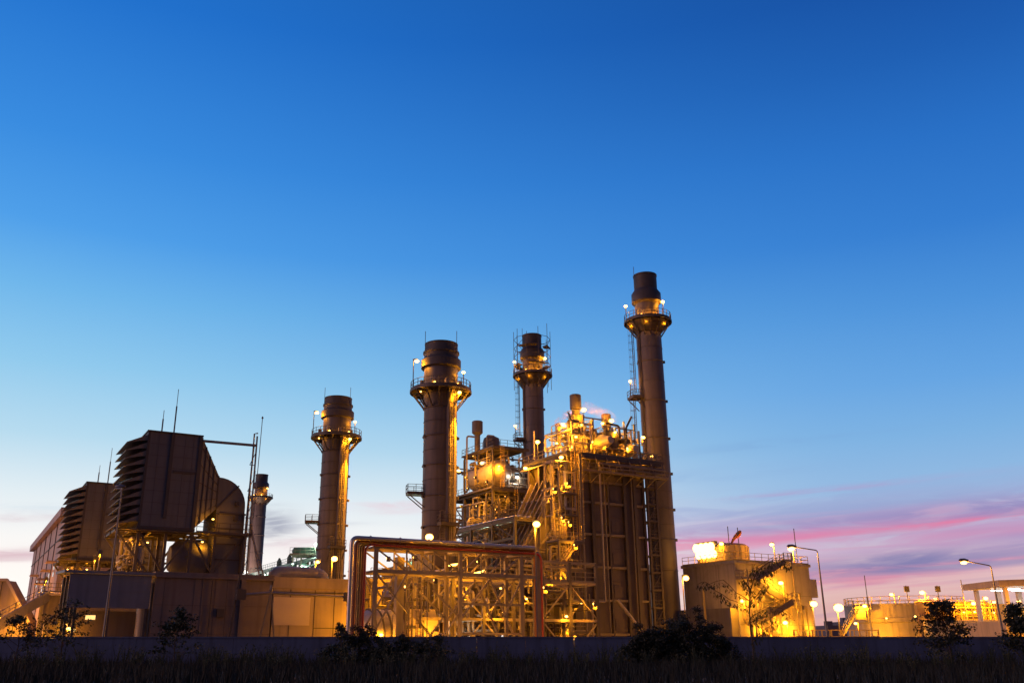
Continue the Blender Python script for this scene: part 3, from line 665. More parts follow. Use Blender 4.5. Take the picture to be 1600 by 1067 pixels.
for q in ((-47.6, 2, 1.45), (-48, 10, 1.45), (-50, 20, 1.6)): lamp(t, q, .38, 'sodium_bright')  # unseen lamps set low behind the wall to light the hood undersides
# ------------------------------------------------------------------ pipe rack in front
t = thing('pipe_rack', 'long steel rack in front carrying the silver and red pipes', 'pipe rack', (-11, -24, 0))
g = MB()
for s in (-18.7, -9.6, -2.5, -.55):
    for ww in (-24, -21): g.box(s-.17, s+.17, ww-.17, ww+.17, 0, 10.4)
g.box(-.5, .15, -23.7, -23.1, 0, 10.3); each(g, 'post', 'steel_pale', t)
g = MB()
for ww in (-24, -21):
    for z in (8.05, 10.3): g.box(-18.9, 0, ww-.13, ww+.13, z, z+.34)
for s in (-18.7, -15.4, -12.2, -9.6, -6, -2.5):
    for z in (8.1, 10.35): g.box(s-.1, s+.1, -23.85, -21.15, z, z+.22)
each(g, 'beam', 'steel_pale', t)
g = MB()
ss = (-18.7, -15.5, -12.5, -9.6, -7.2, -4.9, -2.5)
for ww in (-24.02, -21.02):
    for i, (a, b) in enumerate(zip(ss, ss[1:])):
        g.bar((b, ww, 8.3), (b, ww, 10.4), .12)
        g.bar((a, ww, 10.3 if i < 3 else 8.3), (b, ww, 8.3 if i < 3 else 10.3), .13)
    g.bar((-18.6, ww, 8), (-15.2, ww, 4.4), .15); g.bar((-15.4, ww, 8.1), (-18.7, ww, 2.6), .15); g.bar((-12.6, ww, 6.6), (-9.6, ww, 4), .15)
    g.bar((-9.6, ww, 3.8), (-6.2, ww, 7.9), .15); g.bar((-6.3, ww, 8.0), (-2.5, ww, .6), .18); g.bar((-2.6, ww, 7.6), (-4.6, ww, 4.2), .15); g.bar((-9.6, ww, 4.6), (-12.8, ww, .6), .15)
for z in (2.6, 5.4): g.bar((-9.6, -24, z), (-2.5, -24, z), .22)
g.bar((-18.7, -23.9, 5.6), (-18.7, -21.1, 8), .1)
each(g, 'brace', 'steel_pale', t)
for p in ((-16.8, -22.4, 9.6), (-11.5, -22.2, 7.7), (-6.6, -22.3, 9.7), (-13.9, -22.4, 9.8)): hlamp(t, p, .17, 'sodium')
MB().bar((-6.1, -20.5, 8.6), (-4.7, -20.6, 9.0), .2).bar((-9.5, -20.6, 9.3), (-8, -20.5, 9.5), .2).build('fluorescent_tube', 'tube_sodium', t)
PP = [('steel_pipe', 'big shiny silver pipe outermost on the rack, bending down at its left end', 'lag', .22, -21.35, -24.35, 11.15, -.85),
      ('steel_pipe', 'rust-brown pipe running just inside the big silver one on the rack', 'rustpipe', .19, -20.75, -23.9, 10.95, -.65),
      ('steel_pipe', 'thin dark blue-grey pipe beside the red pipe on the rack', 'galv', .13, -20.3, -23.4, 10.85, -.6)]
for nm, lb, mt, r, sl, ww, z, sr in PP:
    g = MB().tube([(sl, ww, 0), (sl, ww, z), (sr, ww, z), (sr, ww, 0)][: 3 if r > .2 else 4], r, 12, bend=.6)
    for k in range(6): x = sl+1.6+k*3.1+r; g.lathe([(r+.003, x), (r+.07, x), (r+.07, x+.09), (r+.003, x+.09)], 0, ww, 12, 'x', z)
    for k in range(3): g.lathe([(r+.003, 2+k*3), (r+.06, 2+k*3), (r+.06, 2.09+k*3), (r+.003, 2.09+k*3)], sl, ww, 12)
    o = g.build(nm, mt, None, base=(sl, ww, 0)); tag(o, lb, 'pipe', 'pipes on the front rack')
o = MB().tube([(-19.95, -24.32, 0), (-19.95, -24.32, 10.6), (-.15, -24.32, 10.6), (-.15, -24.32, 0)], .11, 10, bend=.8).build('fire_pipe', 'redpipe', None, base=(-19.95, -24.3, 0)); tag(o, 'bright red pipe running along the rack and down both of its ends', 'pipe', 'pipes on the front rack')
for i, (ww, r, z, sl) in enumerate(((-22.9, .16, 10.85, -19.9), (-22.3, .2, 10.9, -19.4))):
    o = MB().tube([(sl, ww, 0), (sl, ww, z), (.6, ww, z), (.6, ww+4, z)], r, 10, bend=.6).build('steel_pipe', ('steel', 'rustpipe')[i], None, base=(sl, ww, 0))
    tag(o, ('narrow dark grey pipe in the middle of the rack top', 'wide rust-brown pipe along the back side of the rack top')[i], 'pipe', 'pipes on the front rack')
t = thing('ladder_tower', 'slim square steel tower with caged ladder behind the rack', 'ladder tower', (-12.8, -20, 0))
g = MB()
for s in (-13.6, -12.9): 
    for ww in (-20, -19.2): g.bar((s, ww, 0), (s, ww, 10.0), .13)
for k in range(9): g.bar((-13.6, -20, k*1.15), (-12.9, -20, k*1.15+.9), .06); g.bar((-13.6, -20, k*1.15), (-12.9, -20, k*1.15), .08)
g.build('frame', 'steel_pale', t); MB().ladder((-12.2, -20, 0), (-12.2, -20, 9.6), (1, 0, 0), .5, (0, -1, 0)).build('ladder', 'steel_pale', t)
MB().box(-14.7, -13.9, -20.1, -19.4, 0, 10.0).build('cable_duct', 'steel_pale', t)
t = thing('rack_fill_light', 'row of added low fill lamps hidden at the foot of the pipe rack', 'ground lamp', (-8, -26.5, 0)) if 0 else bpy.data.objects['pipe_rack']
for s in (-16.5, -10.5, -4.5): MB().bar((s, -27, 0), (s, -27, 1.5), .12).build('fill_lamp_post', 'galv', t); lamp(t, (s, -27, 1.55), .2, 'sodium_bright', k=1.5)  # fill lamps added out of sight to brighten the rack's front
# turbine equipment behind the rack
t = thing('lube_tank', 'ribbed round-ended yellow-lit tank low behind the left rack posts', 'tank', (-14.5, -16, 0))
MB().lathe([(.3, -17.6), (1.6, -17.2), (2.3, -16.4), (2.4, -15.5), (2.4, -12.9)], 0, -16.5, 28, 'x', 2.6).build('shell', 'lag_matt', t)
g = MB()
for s in (-16.3, -15.5, -14.7, -13.9, -13.1): g.lathe([(2.35, s), (2.5, s), (2.5, s+.14), (2.35, s+.14)], 0, -16.5, 28, 'x', 2.6)
each(g, 'rib', 'steel', t)
lamp(t, (-17.6, -19.3, 2.3), .22, 'sodium_bright'); lamp(t, (-15.9, -19.3, 2.5), .2, 'sodium_bright')
MB().bar((-17.6, -19.3, 0), (-17.6, -19.3, 2.2), .08).bar((-15.9, -19.3, 0), (-15.9, -19.3, 2.4), .08).build('lamp_post', 'galv', t)
t = thing('control_cabinet', 'yellow-lit box enclosure with a dark base, right of the ribbed tank', 'enclosure', (-10.5, -15, 0))
MB().prism([(-12.7, 2.3), (-8.3, 2.3), (-8.0, 3.0), (-8.6, 5.1), (-12.7, 5.1)][::-1], -16.5, -13).build('casing', 'panel_pale', t)
MB().box(-12.5, -8.3, -16.2, -13.2, 0, 2.295).box(-10.6, -10.55, -16.53, -16.503, 2.3, 5.1).build('base', 'clad_tan', t); MB().box(-10.4, -9.9, -16.7, -16.503, 3.2, 4.1).bar((-10, -16.3, .3), (-8.6, -16.3, 1.8), .12).build('hatch', 'house_rib', t)
t = thing('exhaust_duct', 'big horizontal round turbine exhaust duct in front of the left-hand short chimney of the rack', 'duct', (-8, 0, 0))
t['label'] = 'big horizontal round exhaust duct behind the rack, leading to the nearer short chimney'
MB().lathe([(1.9, -16), (2.0, -14), (3.0, -4), (3.1, -2.5)], 0, 0, 28, 'x', 5.2).build('duct', 'lag_matt', t)
g = MB()
for s in (-14, -11.5, -9, -6.5, -4): g.lathe([(2.0, s), (3.2, s), (3.2, s+.15), (2.0, s+.15)], 0, 0, 28, 'x', 5.2); g.box(s-.2, s+.2, -2.2, 2.2, 0, 3.2)
each(g, 'rib', 'steel', t)
t = thing('turbine_enclosure', 'pale boxy turbine enclosure glowing yellow behind the rack left bays', 'enclosure', (-20, 0, 0))
MB().box(-24, -16, -4.2, 3.6, 0, 7.4).build('casing', 'panel_pale', t); MB().ribbox(-24, -16, -4.2, 0, 7.4, 5, 3, .16, .16).build('rib', 'steel_pale', t)
MB().tube([(-22, -2, 7.4), (-22, -2, 9.4), (-16, -2, 9.4), (-16, -2, 7)], .7, 14, bend=1.4).build('vent_duct', 'lag_matt', t)
hlamp(t, (-21, -6.0, 5.4), .22, 'sodium_bright'); hlamp(t, (-14, -6.0, 6.4), .2, 'sodium')
t = thing('steel_gantry', 'dense steel frame of columns, beams and pipework filling the space behind the rack', 'steel frame', (0, -12, 0))
g = MB()
for s in (-14.4, -10.6, -6.8, -3, .8, 4.6, 8.4, 12.2):
    for ww in (-17, -11.5, -6.5):
        if not (ww == -17 and -15 < s < -8): g.box(s-.17, s+.17, ww-.17, ww+.17, 0, 8.3 if s < 3 else 10.6)
each(g, 'column', 'steel', t); g = MB()
for ww in (-17, -11.5, -6.5):
    for z in (4.0, 8.1): g.box(-10.6 if ww == -17 else -14.4, 12.2, ww-.14, ww+.14, z, z+.32)
    g.box(2.5, 12.2, ww-.14, ww+.14, 10.4, 10.7)
for s in (-14.4, -10.6, -6.8, -3, .8, 4.6, 8.4, 12.2):
    for z in (4.0, 8.1): g.box(s-.12, s+.12, -11.5 if s < -8 else -17, -6.5, z+.02, z+.3)
each(g, 'beam', 'steel_pale', t); g = MB()
for i, s in enumerate((-10.6, -6.8, -3, .8, 4.6, 8.4)):
    for ww in (-17, -11.5):
        a, b = (s, s+3.8) if i % 2 else (s+3.8, s); g.bar((a, ww, .2), (b, ww, 4), .17); g.bar((b, ww, 4.3), (a, ww, 8.1), .14)
each(g, 'brace', 'steel_pale', t)
for k, (a, b) in enumerate(((-14, -7), (-7, -1), (-1, 5), (5, 12))):
    g = pipes(MB(), a, b, -17.5, -6, .6, 9.6, 26, (.06, .24), 40+k, .45); valves(g, a, b, -16.5, -7, 0, 7, 14, 50+k); g.build('pipework', ('steel', 'lag_matt', 'steel', 'steel')[k], t)
g = MB()
rd = random.Random(4)
for k in range(12):
    s, ww = rd.uniform(-8, 11), rd.uniform(-15, -7); h = rd.uniform(1.2, 3); g.box(s, s+rd.uniform(.8, 2), ww, ww+1.2, 0 if k % 3 else 4.4, h if k % 3 else 4.4+h*.6)
each(g, 'cabinet', 'steel', t)
MB().rail([(-6.8, -17, 8.45), (12, -17, 8.45)], 1.1, 1.3).rail([(-14, -11.5, 8.45), (12, -11.5, 8.45)], 1.1, 1.3).rail([(-9.6, -18.5, .8), (12, -18.5, .8)], 1.1, 1.3).build('railing', 'steel_pale', t)
for x, y, z, r, m in ((-4.2, -14, 4.6, .2, 'white_lamp'), (-8.8, -14, 6.8, .13, 'sodium'), (2.2, -17.5, 6.4, .14, 'sodium'), (7.5, -17.5, 4.6, .18, 'sodium'), (-1.4, -18, 7.4, .12, 'sodium')): lamp(t, (x, y, z), r, m)
for x, y, z, r in ((-5.2, -18.6, 7.6, .2), (-1.4, -18.6, 4.9, .2), (-9.4, -18.4, 3.2, .2), (3.9, -18.6, 7.6, .2), (10.6, -18.6, 6.0, .2), (-12.2, -12.6, 7.4, .22), (-2, -10.5, 7.2, .2), (4.6, -12.5, 3.4, .2), (8, -13, 8.8, .2), (-7.5, -12.8, 3.4, .2), (12, -12.5, 2.2, .18)): hlamp(t, (x, y, z), r, 'sodium_bright', 1 if x > 3 else 0)
t = thing('diverter_box', 'dark box duct at the foot of the nearer short chimney', 'duct', (2.5, 0, 0)); MB().box(-2.4, 5.9, -3, 3, 1.5, 13).build('casing', 'casing', t); MB().ribbox(-2.4, 5.9, -3, 1.5, 13, 5, 5).build('rib', 'steel', t)
# flared duct feeding the boiler
t = thing('inlet_duct', 'ribbed flared duct widening upwards into the boiler, glowing yellow', 'duct', (10, 0, 0))
A0 = [(7.4, -4, 3), (7.4, 0, 3), (7.4, 0, 9), (7.4, -4, 9)]; A1 = [(15.9, -6.2, 2.2), (15.9, 1.5, 2.2), (15.9, 1.5, 22.6), (15.9, -6.2, 22.6)]
MB().hexa([A0[i] for i in (0, 1, 2, 3)][::-1], A1[::-1]).build('casing', 'casing', t)
g = MB()
for k in range(6):
    w0 = -4+4*k/5; w1 = -6.2+7.7*k/5; n = Vector((-13.6, 0, 8.5)).normalized()*.55
    a, b = Vector((7.4, w0, 9)), Vector((15.9, w1, 22.6)); q = [a-n*.05, b-n*.05, b+n*1.6, a+n*.6]; o = Vector((0, .09, 0)); g.hexa([x-o for x in q], [x+o for x in q])
for k in range(6):
    z0_, z1_ = 3+6*k/5, 2.2+20.4*k/5; g.bar((7.4, -4.1, z0_), (15.9, -6.3, z1_), .2, .2)
for k in (.3, .55, .8): q = (7.4+8.5*k, 9+13.6*k); g.bar((q[0], -4.12-2.2*k, 3-.8*k), (q[0], -4.12-2.2*k, q[1]), .2); g.bar((q[0]-.3, -4.2-2.2*k, q[1]+.3), (q[0]-.3, 1.5*k+.2, q[1]+.3), .22)
each(g, 'rib', 'steel_pale', t)

# ------------------------------------------------------------------ main boiler (heat recovery unit)
t = thing('boiler_house', 'tall dark ribbed boiler casing with brightly lit deck on top, next to the tallest chimney', 'boiler', (22, 0, 0))
c0, c1 = 16, 28.2
MB().box(c0, c1, -6.9, 2.2, 1.2, 25.2).build('casing', 'casing', t)
g = MB()
for s, wd, dp in ((16.1, .4, .45), (19.3, .5, .5), (22.0, .25, .35), (24.7, .42, .5), (26.4, .5, .6), (28.1, .3, .4)):
    g.box(s-wd/2, s+wd/2, -6.9-dp, -6.903, 0, 25.2)
for ww in (-3.8, -.6, 2): g.box(c0-.9, c0-.003, ww-.2, ww+.2, 0, 25.2)
each(g, 'column', 'steel', t)
g = MB()
for z in (2.8, 7.0, 11.2, 15.4, 19.6, 22.4): 
    for a, b in ((16.3, 19.04), (19.56, 21.86), (22.14, 24.48), (26.66, 27.9)): g.box(a, b, -7.25, -6.903, z-.12, z+.12); g.box(a, b, -7.3, -7.253, z+.06, z+.16)
    g.box(c0-.4, c0-.003, -6.8, 2.1, z-.14, z+.14)
each(g, 'buckstay', 'steel_pale', t)
g = MB()
rd = random.Random(12)
for z in (2.8, 7.0, 11.2, 15.4, 19.6):
    for a, b in ((16.9, 18.7), (19.8, 21.6), (22.4, 24.2), (26.8, 27.8)):
        if rd.random() < .8: g.box(a+.1, b-.2, -6.98, -6.903, z+.5, z+2.0)
        g.box(a+.05, b-.05, -6.96, -6.903, z+2.5, z+2.56)
each(g, 'access_panel', 'casing', t)
g = MB()
for s, a, b in ((17.0, 0, 25), (21.0, 3, 25), (25.6, 2, 25)): g.tube([(s, -7.75, a), (s, -7.75, b)], .09, 8)
each(g, 'downpipe', 'steel_pale', t)
g = MB(); g.tube([(20.0, -8.2, 25), (20.0, -8.2, 6.8), (17.9, -8.2, 6.8), (17.9, -8.2, 2)], .13, 8, bend=.2).tube([(16.4, -8.9, 25), (16.4, -8.9, 2.2)], .12, 8); g.tube([(21.2, -9.2, 7), (24.0, -11.5, 2.2)], .2, 8); each(g, 'drain_pipe', 'lag_matt', t)
for s in (19, 25): MB().bar((s, -15, 0), (s, -15, 1.4), .12).build('fill_lamp_post', 'galv', t); lamp(t, (s, -15, 1.5), .15, 'sodium_bright', k=3)  # ground lamps added to light the boiler columns from below
# open bay to the right with floors
g = MB()
for s in (28.6, 30.2):
    for ww in (-7.4, -3, 2): g.box(s-.15, s+.15, ww-.15, ww+.15, 0, 25.2)
for k in range(11):
    z = 1.5+k*2.3; g.box(28.4, 30.4, -7.5, -7.3, z, z+.2); g.box(28.3, 30.4, -7.3, -3, z+.02, z+.1)
    if k % 2: g.bar((28.6, -7.45, z+.2), (30.2, -7.45, z+2.3), .1)
    if k < 10: g.rail([(28.4, -7.5, z+.1), (30.4, -7.5, z+.1)], 1.0, 1.0)
g.ladder((29.6, -7.0, 1.5), (29.6, -7.0, 25), (1, 0, 0), .5)
g.box(28.25, 30.2, -2.85, -2.75, 0, 25.1); g.build('stair_tower', 'steel', t)
# roof deck
g = MB().box(14.6, 30.9, -8.5, 2.6, 25.75, 25.85)
for k in range(12): s = 14.7+k*1.46; g.box(s-.08, s+.08, -8.5, 2.6, 25.35, 25.745)
for ww in (-8.4, -6.9, -3.5, 0, 2.5): g.box(14.6, 30.9, ww-.12, ww+.12, 25.2, 25.7)
g.box(14.5, 31.0, -8.6, -8.503, 25.62, 25.9); g.box(14.4, 14.597, -8.6, 2.6, 25.62, 25.9); g.build('roof_deck', 'steel', t)
g = MB()
for k in range(7): s = 16.1+k*2.5; g.bar((s, -8.3, 25.3), (s, -7.0, 23.6), .14)
for ww in (-6.5, -2.5, 1.5): g.bar((14.6, ww, 25.3), (15.95, ww, 23.4), .16)
g.bar((14.6, -8.4, 25.3), (16, -7.2, 22.6), .2)
for z, k in ((24.9, 0), (24.3, .25), (23.7, 0)): g.bar((20.3, -8.35-k, z), (30.8, -8.35-k, z), .18); 
for s in (22, 25, 28, 31): g.box(s-.08, s+.08, -8.7, -6.9, 23.5, 23.7)
each(g, 'deck_bracket', 'steel', t)
g = MB(); 
for dz_ in (24.6, 24.05): g.tube([(19.5, -8.95, dz_), (30.8, -8.95, dz_)], .14, 8)
g.tube([(14.2, -7, 24.9), (14.2, 2.6, 24.9)], .14, 8); pipes(g, 20, 31, -8.8, -7.5, 23.5, 25.1, 16, (.05, .1), 77, .25); each(g, 'header_pipe', 'steel_pale', t)
g = MB().box(15, 30.8, -9.6, -8.75, 23.3, 23.36).rail([(15, -9.6, 23.36), (30.8, -9.6, 23.36)], 1.05, 1.1)
for k in range(9): s = 15.3+k*1.9; g.bar((s, -9.6, 23.3), (s, -7.2, 22.2), .1); g.bar((s, -9.5, 23.4), (s, -8.5, 25.6), .08)
g.build('lower_walkway', 'steel_pale', t)
for s in (17.5, 22.5, 27.5): light(t, (s, -8.2, 24.9), 130)  # bulbless lights added under the deck edge for an amber glow
g = MB().rail([(14.7, 2.5, 25.85), (14.7, -8.4, 25.85), (30.8, -8.4, 25.85), (30.8, 2.5, 25.85)], 1.15, 1.25)
g.rail([(17.5, -4.5, 29), (17.5, -6, 29), (26, -6, 29), (26, -1, 29)], 1.1, 1.2); g.build('railing', 'steel_pale', t)
for l in (((15.2, -8.9, 12.4), (15.2, -8.9, 27.2), (1, 0, 0), .6), ((15.9, -9.2, 14), (15.9, -9.2, 26.4), (1, 0, 0), .5, (0, -1, 0)), ((26.6, -6.2, 25.9), (26.6, -6.2, 30), (1, 0, 0), .5)): MB().ladder(*l).build('ladder', 'yellowpaint', t)
# upper equipment
for ss_, ww, zz in ((21.4, -2.2, 28.0), (26.2, -1.6, 27.4)):
    MB().lathe([(.5, -7+ww), (1.2, -6.5+ww+2), (1.3, ww-4+2), (1.3, ww+3), (.6, ww+3.8)], ss_, 0, 24, 'y', zz).build('steam_drum', 'lag_matt', t)
for s, ww, z1, r in ((21.2, -1.5, 36.1, .85), (27.0, -1.0, 34.0, .72)):
    q = MB().lathe([(r*.55, 25.9), (r*.55, z1-5.6), (r*1.25, z1-5.2), (r*1.25, z1-3.3), (r*.7, z1-2.9), (r*.7, z1-2.2), (r*.98, z1-2.1), (r*.98, z1-.1), (r*.8, z1), (r*.5, z1-.3)], s, ww, 24).build('vent_silencer', 'stack', t)
    g = MB()
    for a in (45, 135, 225, 315): p = polar(a, r*1.2, 26, (s, ww)); g.bar(p, (p[0], p[1], z1-3.3), .12)
    g.ring(s, ww, z1-3.3, r*1.5, .05, 20).ring(s, ww, z1-2.6, r*1.5, .05, 20); each(g, 'support_frame', 'steel_pale', t)
g = MB()
for s in (16.8, 18.8, 20.4, 22.6, 24.2, 25.8, 27.6):
    for ww in (-6.6, -3.2):
        h = {16.8: 30.6, 18.8: 31.8, 20.4: 31.4, 22.6: 32.2, 24.2: 30.5, 25.8: 31.6, 27.6: 31.4}[s]; g.box(s-.09, s+.09, ww-.09, ww+.09, 25.9, h)
for a, b, z in ((16.8, 20.4, 30.4), (18.8, 22.6, 31.3), (24.2, 27.6, 30.4), (16.8, 27.6, 28.9)):
    for ww in (-6.6, -3.2): g.box(a, b, ww-.08, ww+.08, z, z+.16)
g.box(17.2, 22.8, -6.8, -3, 28.85, 28.93).box(24, 28, -6.8, -3, 28.85, 28.93).build('upper_frame', 'steel_pale', t)
for i, (a, b, z) in enumerate(((16, 20, 31.2), (20, 24, 31.0), (24, 28.5, 30.8), (28, 31.5, 27.8))):
    g = pipes(MB(), a, b, -7.6, 2, 26.2, z, 34 if i < 3 else 10, (.05, .16), 90+i, .55); valves(g, a, b, -7.5, -2, 25.9, 27.5, 12, 95+i); valves(g, a, b, -6.6, -3, 28.95, 29.4, 6, 99+i)
    g.build('pipework', 'steel_pale' if i % 2 else 'lag_matt', t)
g = MB()
g.tube([(17.0, -5.5, 26), (17.0, -5.5, 31.0), (19.2, -5, 31.0), (19.2, -3, 31.0)], .2, 10, bend=.5).tube([(22.9, -6, 26), (22.9, -6, 31.2), (25.4, -6, 31.0), (25.4, -6, 28)], .17, 10, bend=.4)
g.tube([(26.0, -6.8, 26), (26.0, -6.8, 30.6), (27.1, -6.8, 32.4)], .16, 8).tube([(17.3, -6, 30.4), (16.6, -6.2, 31.9)], .12, 8); each(g, 'vent_pipe', 'stack_dark', t)
MB().box(21.9, 24.2, -7.2, -6.9, 27.6, 29.8).box(21.4, 24.4, -8.2, -6.4, 26.9, 27.0).build('panel_box', 'house_rib', t)
MB().bar((21.3, -8.3, 25.9), (21.3, -8.3, 30), .14).bar((24.6, -8.3, 25.9), (24.6, -8.3, 29), .12).bar((27.0, -8.3, 24.6), (27.0, -8.3, 30), .2).build('davit_post', 'steel', t)
for px, py, ww, r, m in ((880, 663, -6, .3, 'sodium_bright'), (893, 657, -4.5, .3, 'sodium_bright'), (912, 640, -4, .34, 'sodium_bright'), (910, 664, -4.2, .3, 'sodium_bright'), (955, 657, -5, .34, 'sodium_bright'), (942, 661, -5, .24, 'sodium_bright'), (900, 682, -7, .2, 'sodium_bright'),
        (961, 675, -7.3, .2, 'sodium'), (925, 690, -7.5, .16, 'sodium_bright'), (945, 698, -7.7, .18, 'sodium_bright'), (980, 700, -7.6, .18, 'sodium_bright'), (893, 698, -7.7, .18, 'sodium_bright'), (870, 692, -4, .18, 'sodium'), (877, 714, -9.1, .3, 'sodium_bright'), (1003, 722, -7.6, .14, 'sodium_dim'), (1005, 683, -6, .28, 'sodium_bright'), (1018, 712, -4, .2, 'sodium')):
    q = F(px, py, ww); lamp(t, q, r, m, k=.3 if px > 1000 else .8)
q = F(840, 690, 0); q = S(840, 690, 15); MB().bar((15, q.y, 25.9), (15, q.y, q.z), .1).build('lamp_post', 'galv', t); lamp(t, q, .34, 'sodium_bright')
q = S(821, 731, 13.6); lamp(t, q, .3, 'sodium_bright'); 
for zz in (21.5, 16.5): hlamp(t, (14.2, -9.0, zz), .2, 'sodium_bright', 1)
# steam drifting off the two vents
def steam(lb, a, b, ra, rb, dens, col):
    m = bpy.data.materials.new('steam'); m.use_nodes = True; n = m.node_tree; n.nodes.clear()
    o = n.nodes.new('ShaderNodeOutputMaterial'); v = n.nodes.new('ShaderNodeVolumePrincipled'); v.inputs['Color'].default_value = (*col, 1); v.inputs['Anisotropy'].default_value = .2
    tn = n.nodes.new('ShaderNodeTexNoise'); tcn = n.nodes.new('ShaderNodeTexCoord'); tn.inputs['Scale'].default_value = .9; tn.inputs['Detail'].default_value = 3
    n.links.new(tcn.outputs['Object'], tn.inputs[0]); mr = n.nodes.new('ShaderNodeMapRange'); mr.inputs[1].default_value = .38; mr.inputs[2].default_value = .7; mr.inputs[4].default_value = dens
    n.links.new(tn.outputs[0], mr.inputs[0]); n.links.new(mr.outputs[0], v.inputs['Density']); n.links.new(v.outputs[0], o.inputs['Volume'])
    MATS['steam'] = m; a, b = Vector(a), Vector(b); g = MB(); pts = []; k = 9
    vs = []; seg = 12; d = (b-a).normalized(); x = d.cross(Vector((0, 1, 0))).normalized(); y = d.cross(x)
    for i in range(k):
        u = i/(k-1); r = (ra+(rb-ra)*u)*math.sqrt(max(.02, 1-(2*u-1)**6))*(1+.12*math.sin(7*u)); c = a.lerp(b, u)+Vector((0, 0, .35*math.sin(3*u)))
        for j in range(seg): an = 2*math.pi*j/seg; vs.append(c+x*r*math.cos(an)+y*r*math.sin(an))
    fs = [(i*seg+j, i*seg+(j+1) % seg, (i+1)*seg+(j+1) % seg, (i+1)*seg+j) for i in range(k-1) for j in range(seg)]+[tuple(range(seg-1, -1, -1)), tuple((k-1)*seg+j for j in range(seg))]
    g.add(vs, fs); o = g.build('steam_plume', 'steam', None, base=a); tag(o, lb, 'steam', 'steam drifting off the boiler vents')
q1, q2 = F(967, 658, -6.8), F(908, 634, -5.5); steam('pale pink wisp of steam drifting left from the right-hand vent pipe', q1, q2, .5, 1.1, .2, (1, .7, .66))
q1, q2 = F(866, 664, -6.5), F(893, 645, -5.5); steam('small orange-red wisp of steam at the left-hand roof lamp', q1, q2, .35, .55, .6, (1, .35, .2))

# platforms, ladders and stairs on the lit left side of the boiler
t = thing('access_platform', 'yellow-lit stack of small platforms with ladders on the left corner of the boiler', 'platform', (14, -8, 0))
g = MB()
for s in (11.6, 15.2):
    for ww in (-10.4, -7.6): g.box(s-.13, s+.13, ww-.13, ww+.13, 0, 14.0 if s < 15 else 25.2)
for z in (3.0, 6.6, 10.4, 13.8): g.box(11.4, 15.4, -10.5, -7.4, z, z+.12); g.box(11.4, 15.4, -10.62, -10.503, z-.2, z+.14)
for z in (17.2, 20.0): g.box(13.4, 15.4, -9.4, -7.4, z, z+.1)
g.build('frame', 'steel', t)
g = MB()
for z in (3.12, 6.72, 10.52, 13.92): g.rail([(11.5, -7.6, z), (11.5, -10.5, z), (15.3, -10.5, z)], 1.1, .9)
for z in (17.3, 20.1): g.rail([(13.5, -7.5, z), (13.5, -9.3, z), (15.3, -9.3, z)], 1.1, .9)
g.build('railing', 'steel_pale', t)
g = MB()
for k, z in enumerate((0, 3.1, 6.7, 10.5)): a, b = (11.9, 14.8) if k % 2 else (14.8, 11.9); g.stair((a, -9.6, z), (b, -9.6, z+(3.1, 3.6, 3.8, 3.3)[k]), .8)
g.ladder((14.3, -7.7, 13.8), (14.3, -7.7, 24.8), (1, 0, 0), .55); g.build('stair', 'steel_pale', t)
g = MB()
for z in (18.2, 21.0): g.box(14.1, 15.9, -8.4, -8.2, z, z+.25); g.box(14.1, 14.35, -8.4, -8.2, z, z+2.0); g.box(15.65, 15.9, -8.4, -8.2, z, z+2.0); g.box(14.1, 15.9, -8.4, -8.2, z+2.0, z+2.2)
each(g, 'door_frame', 'lag', t)
pipes(MB(), 9, 15.5, -10, -7.2, 1, 14, 30, (.05, .15), 61, .6).build('pipework', 'steel_pale', t)
g = pipes(MB(), 12, 15.6, -9, -5, 14, 25, 26, (.05, .14), 63, .65); valves(g, 12, 15, -9, -7.5, 14, 21, 10, 64); g.build('pipework', 'steel_pale', t)
g = pipes(MB(), 4, 12, -8, -5, 3, 13, 22, (.07, .2), 65, .5); g.build('pipework', 'steel', t)
lamp(t, (14.4, -10.8, 6.3), .16, 'sodium')
for p in ((12.3, -11.2, 9.6), (12.6, -11.4, 2.9), (13.4, -11.2, 13.4), (12.6, -9.8, 16.9), (12.0, -9.0, 20.6)): hlamp(t, p, .2, 'sodium_bright', 1)
hlamp(bpy.data.objects['turbine_block.001'], (-15.4, -13.2, 4.0), .26, 'sodium_bright')
# ------------------------------------------------------------------ the next unit's boiler behind
t = thing('boiler_tower', 'open steel boiler tower holding a big rounded drum, left of the scaffolded chimney', 'boiler', (26, 30, 0))
g = MB()
for s in (22, 25, 28, 31.5):
    for ww in (24, 29, 34, 39): g.box(s-.2, s+.2, ww-.2, ww+.2, 0, 26)
for s in (22, 25, 28):
    for ww in (24, 29, 34): g.box(s-.13, s+.13, ww-.13, ww+.13, 26.2, 33.1)
each(g, 'column', 'steel', t); g = MB()
for z in (9, 13.2, 17.4, 21.6, 25.7):
    for ww in (24, 29, 34, 39): g.box(22, 31.5, ww-.13, ww+.13, z, z+.35)
    for s in (22, 25, 28, 31.5): g.box(s-.13, s+.13, 24, 39, z+.02, z+.33)
for ww in (24, 29, 34): g.box(22, 28, ww-.12, ww+.12, 32.8, 33.1)
for s in (22, 25, 28): g.box(s-.12, s+.12, 24, 34, 32.82, 33.08)
for z in (29.6,): g.box(22, 28, 23.9, 24.1, z, z+.15); g.box(21.9, 22.1, 24, 34, z, z+.15)
each(g, 'beam', 'steel', t); g = MB()
for i, z in enumerate((9, 13.2, 17.4, 21.6)):
    for a, b in ((22, 25), (28, 31.5)): g.bar((a, 24, z+.3), (b, 24, z+4.2), .15) if i % 2 else g.bar((b, 24, z+.3), (a, 24, z+4.2), .15)
    for a, b in ((24, 29), (34, 39)): g.bar((22, a, z+.3), (22, b, z+4.2), .15) if i % 2 else g.bar((22, b, z+.3), (22, a, z+4.2), .15)
each(g, 'brace', 'steel', t)
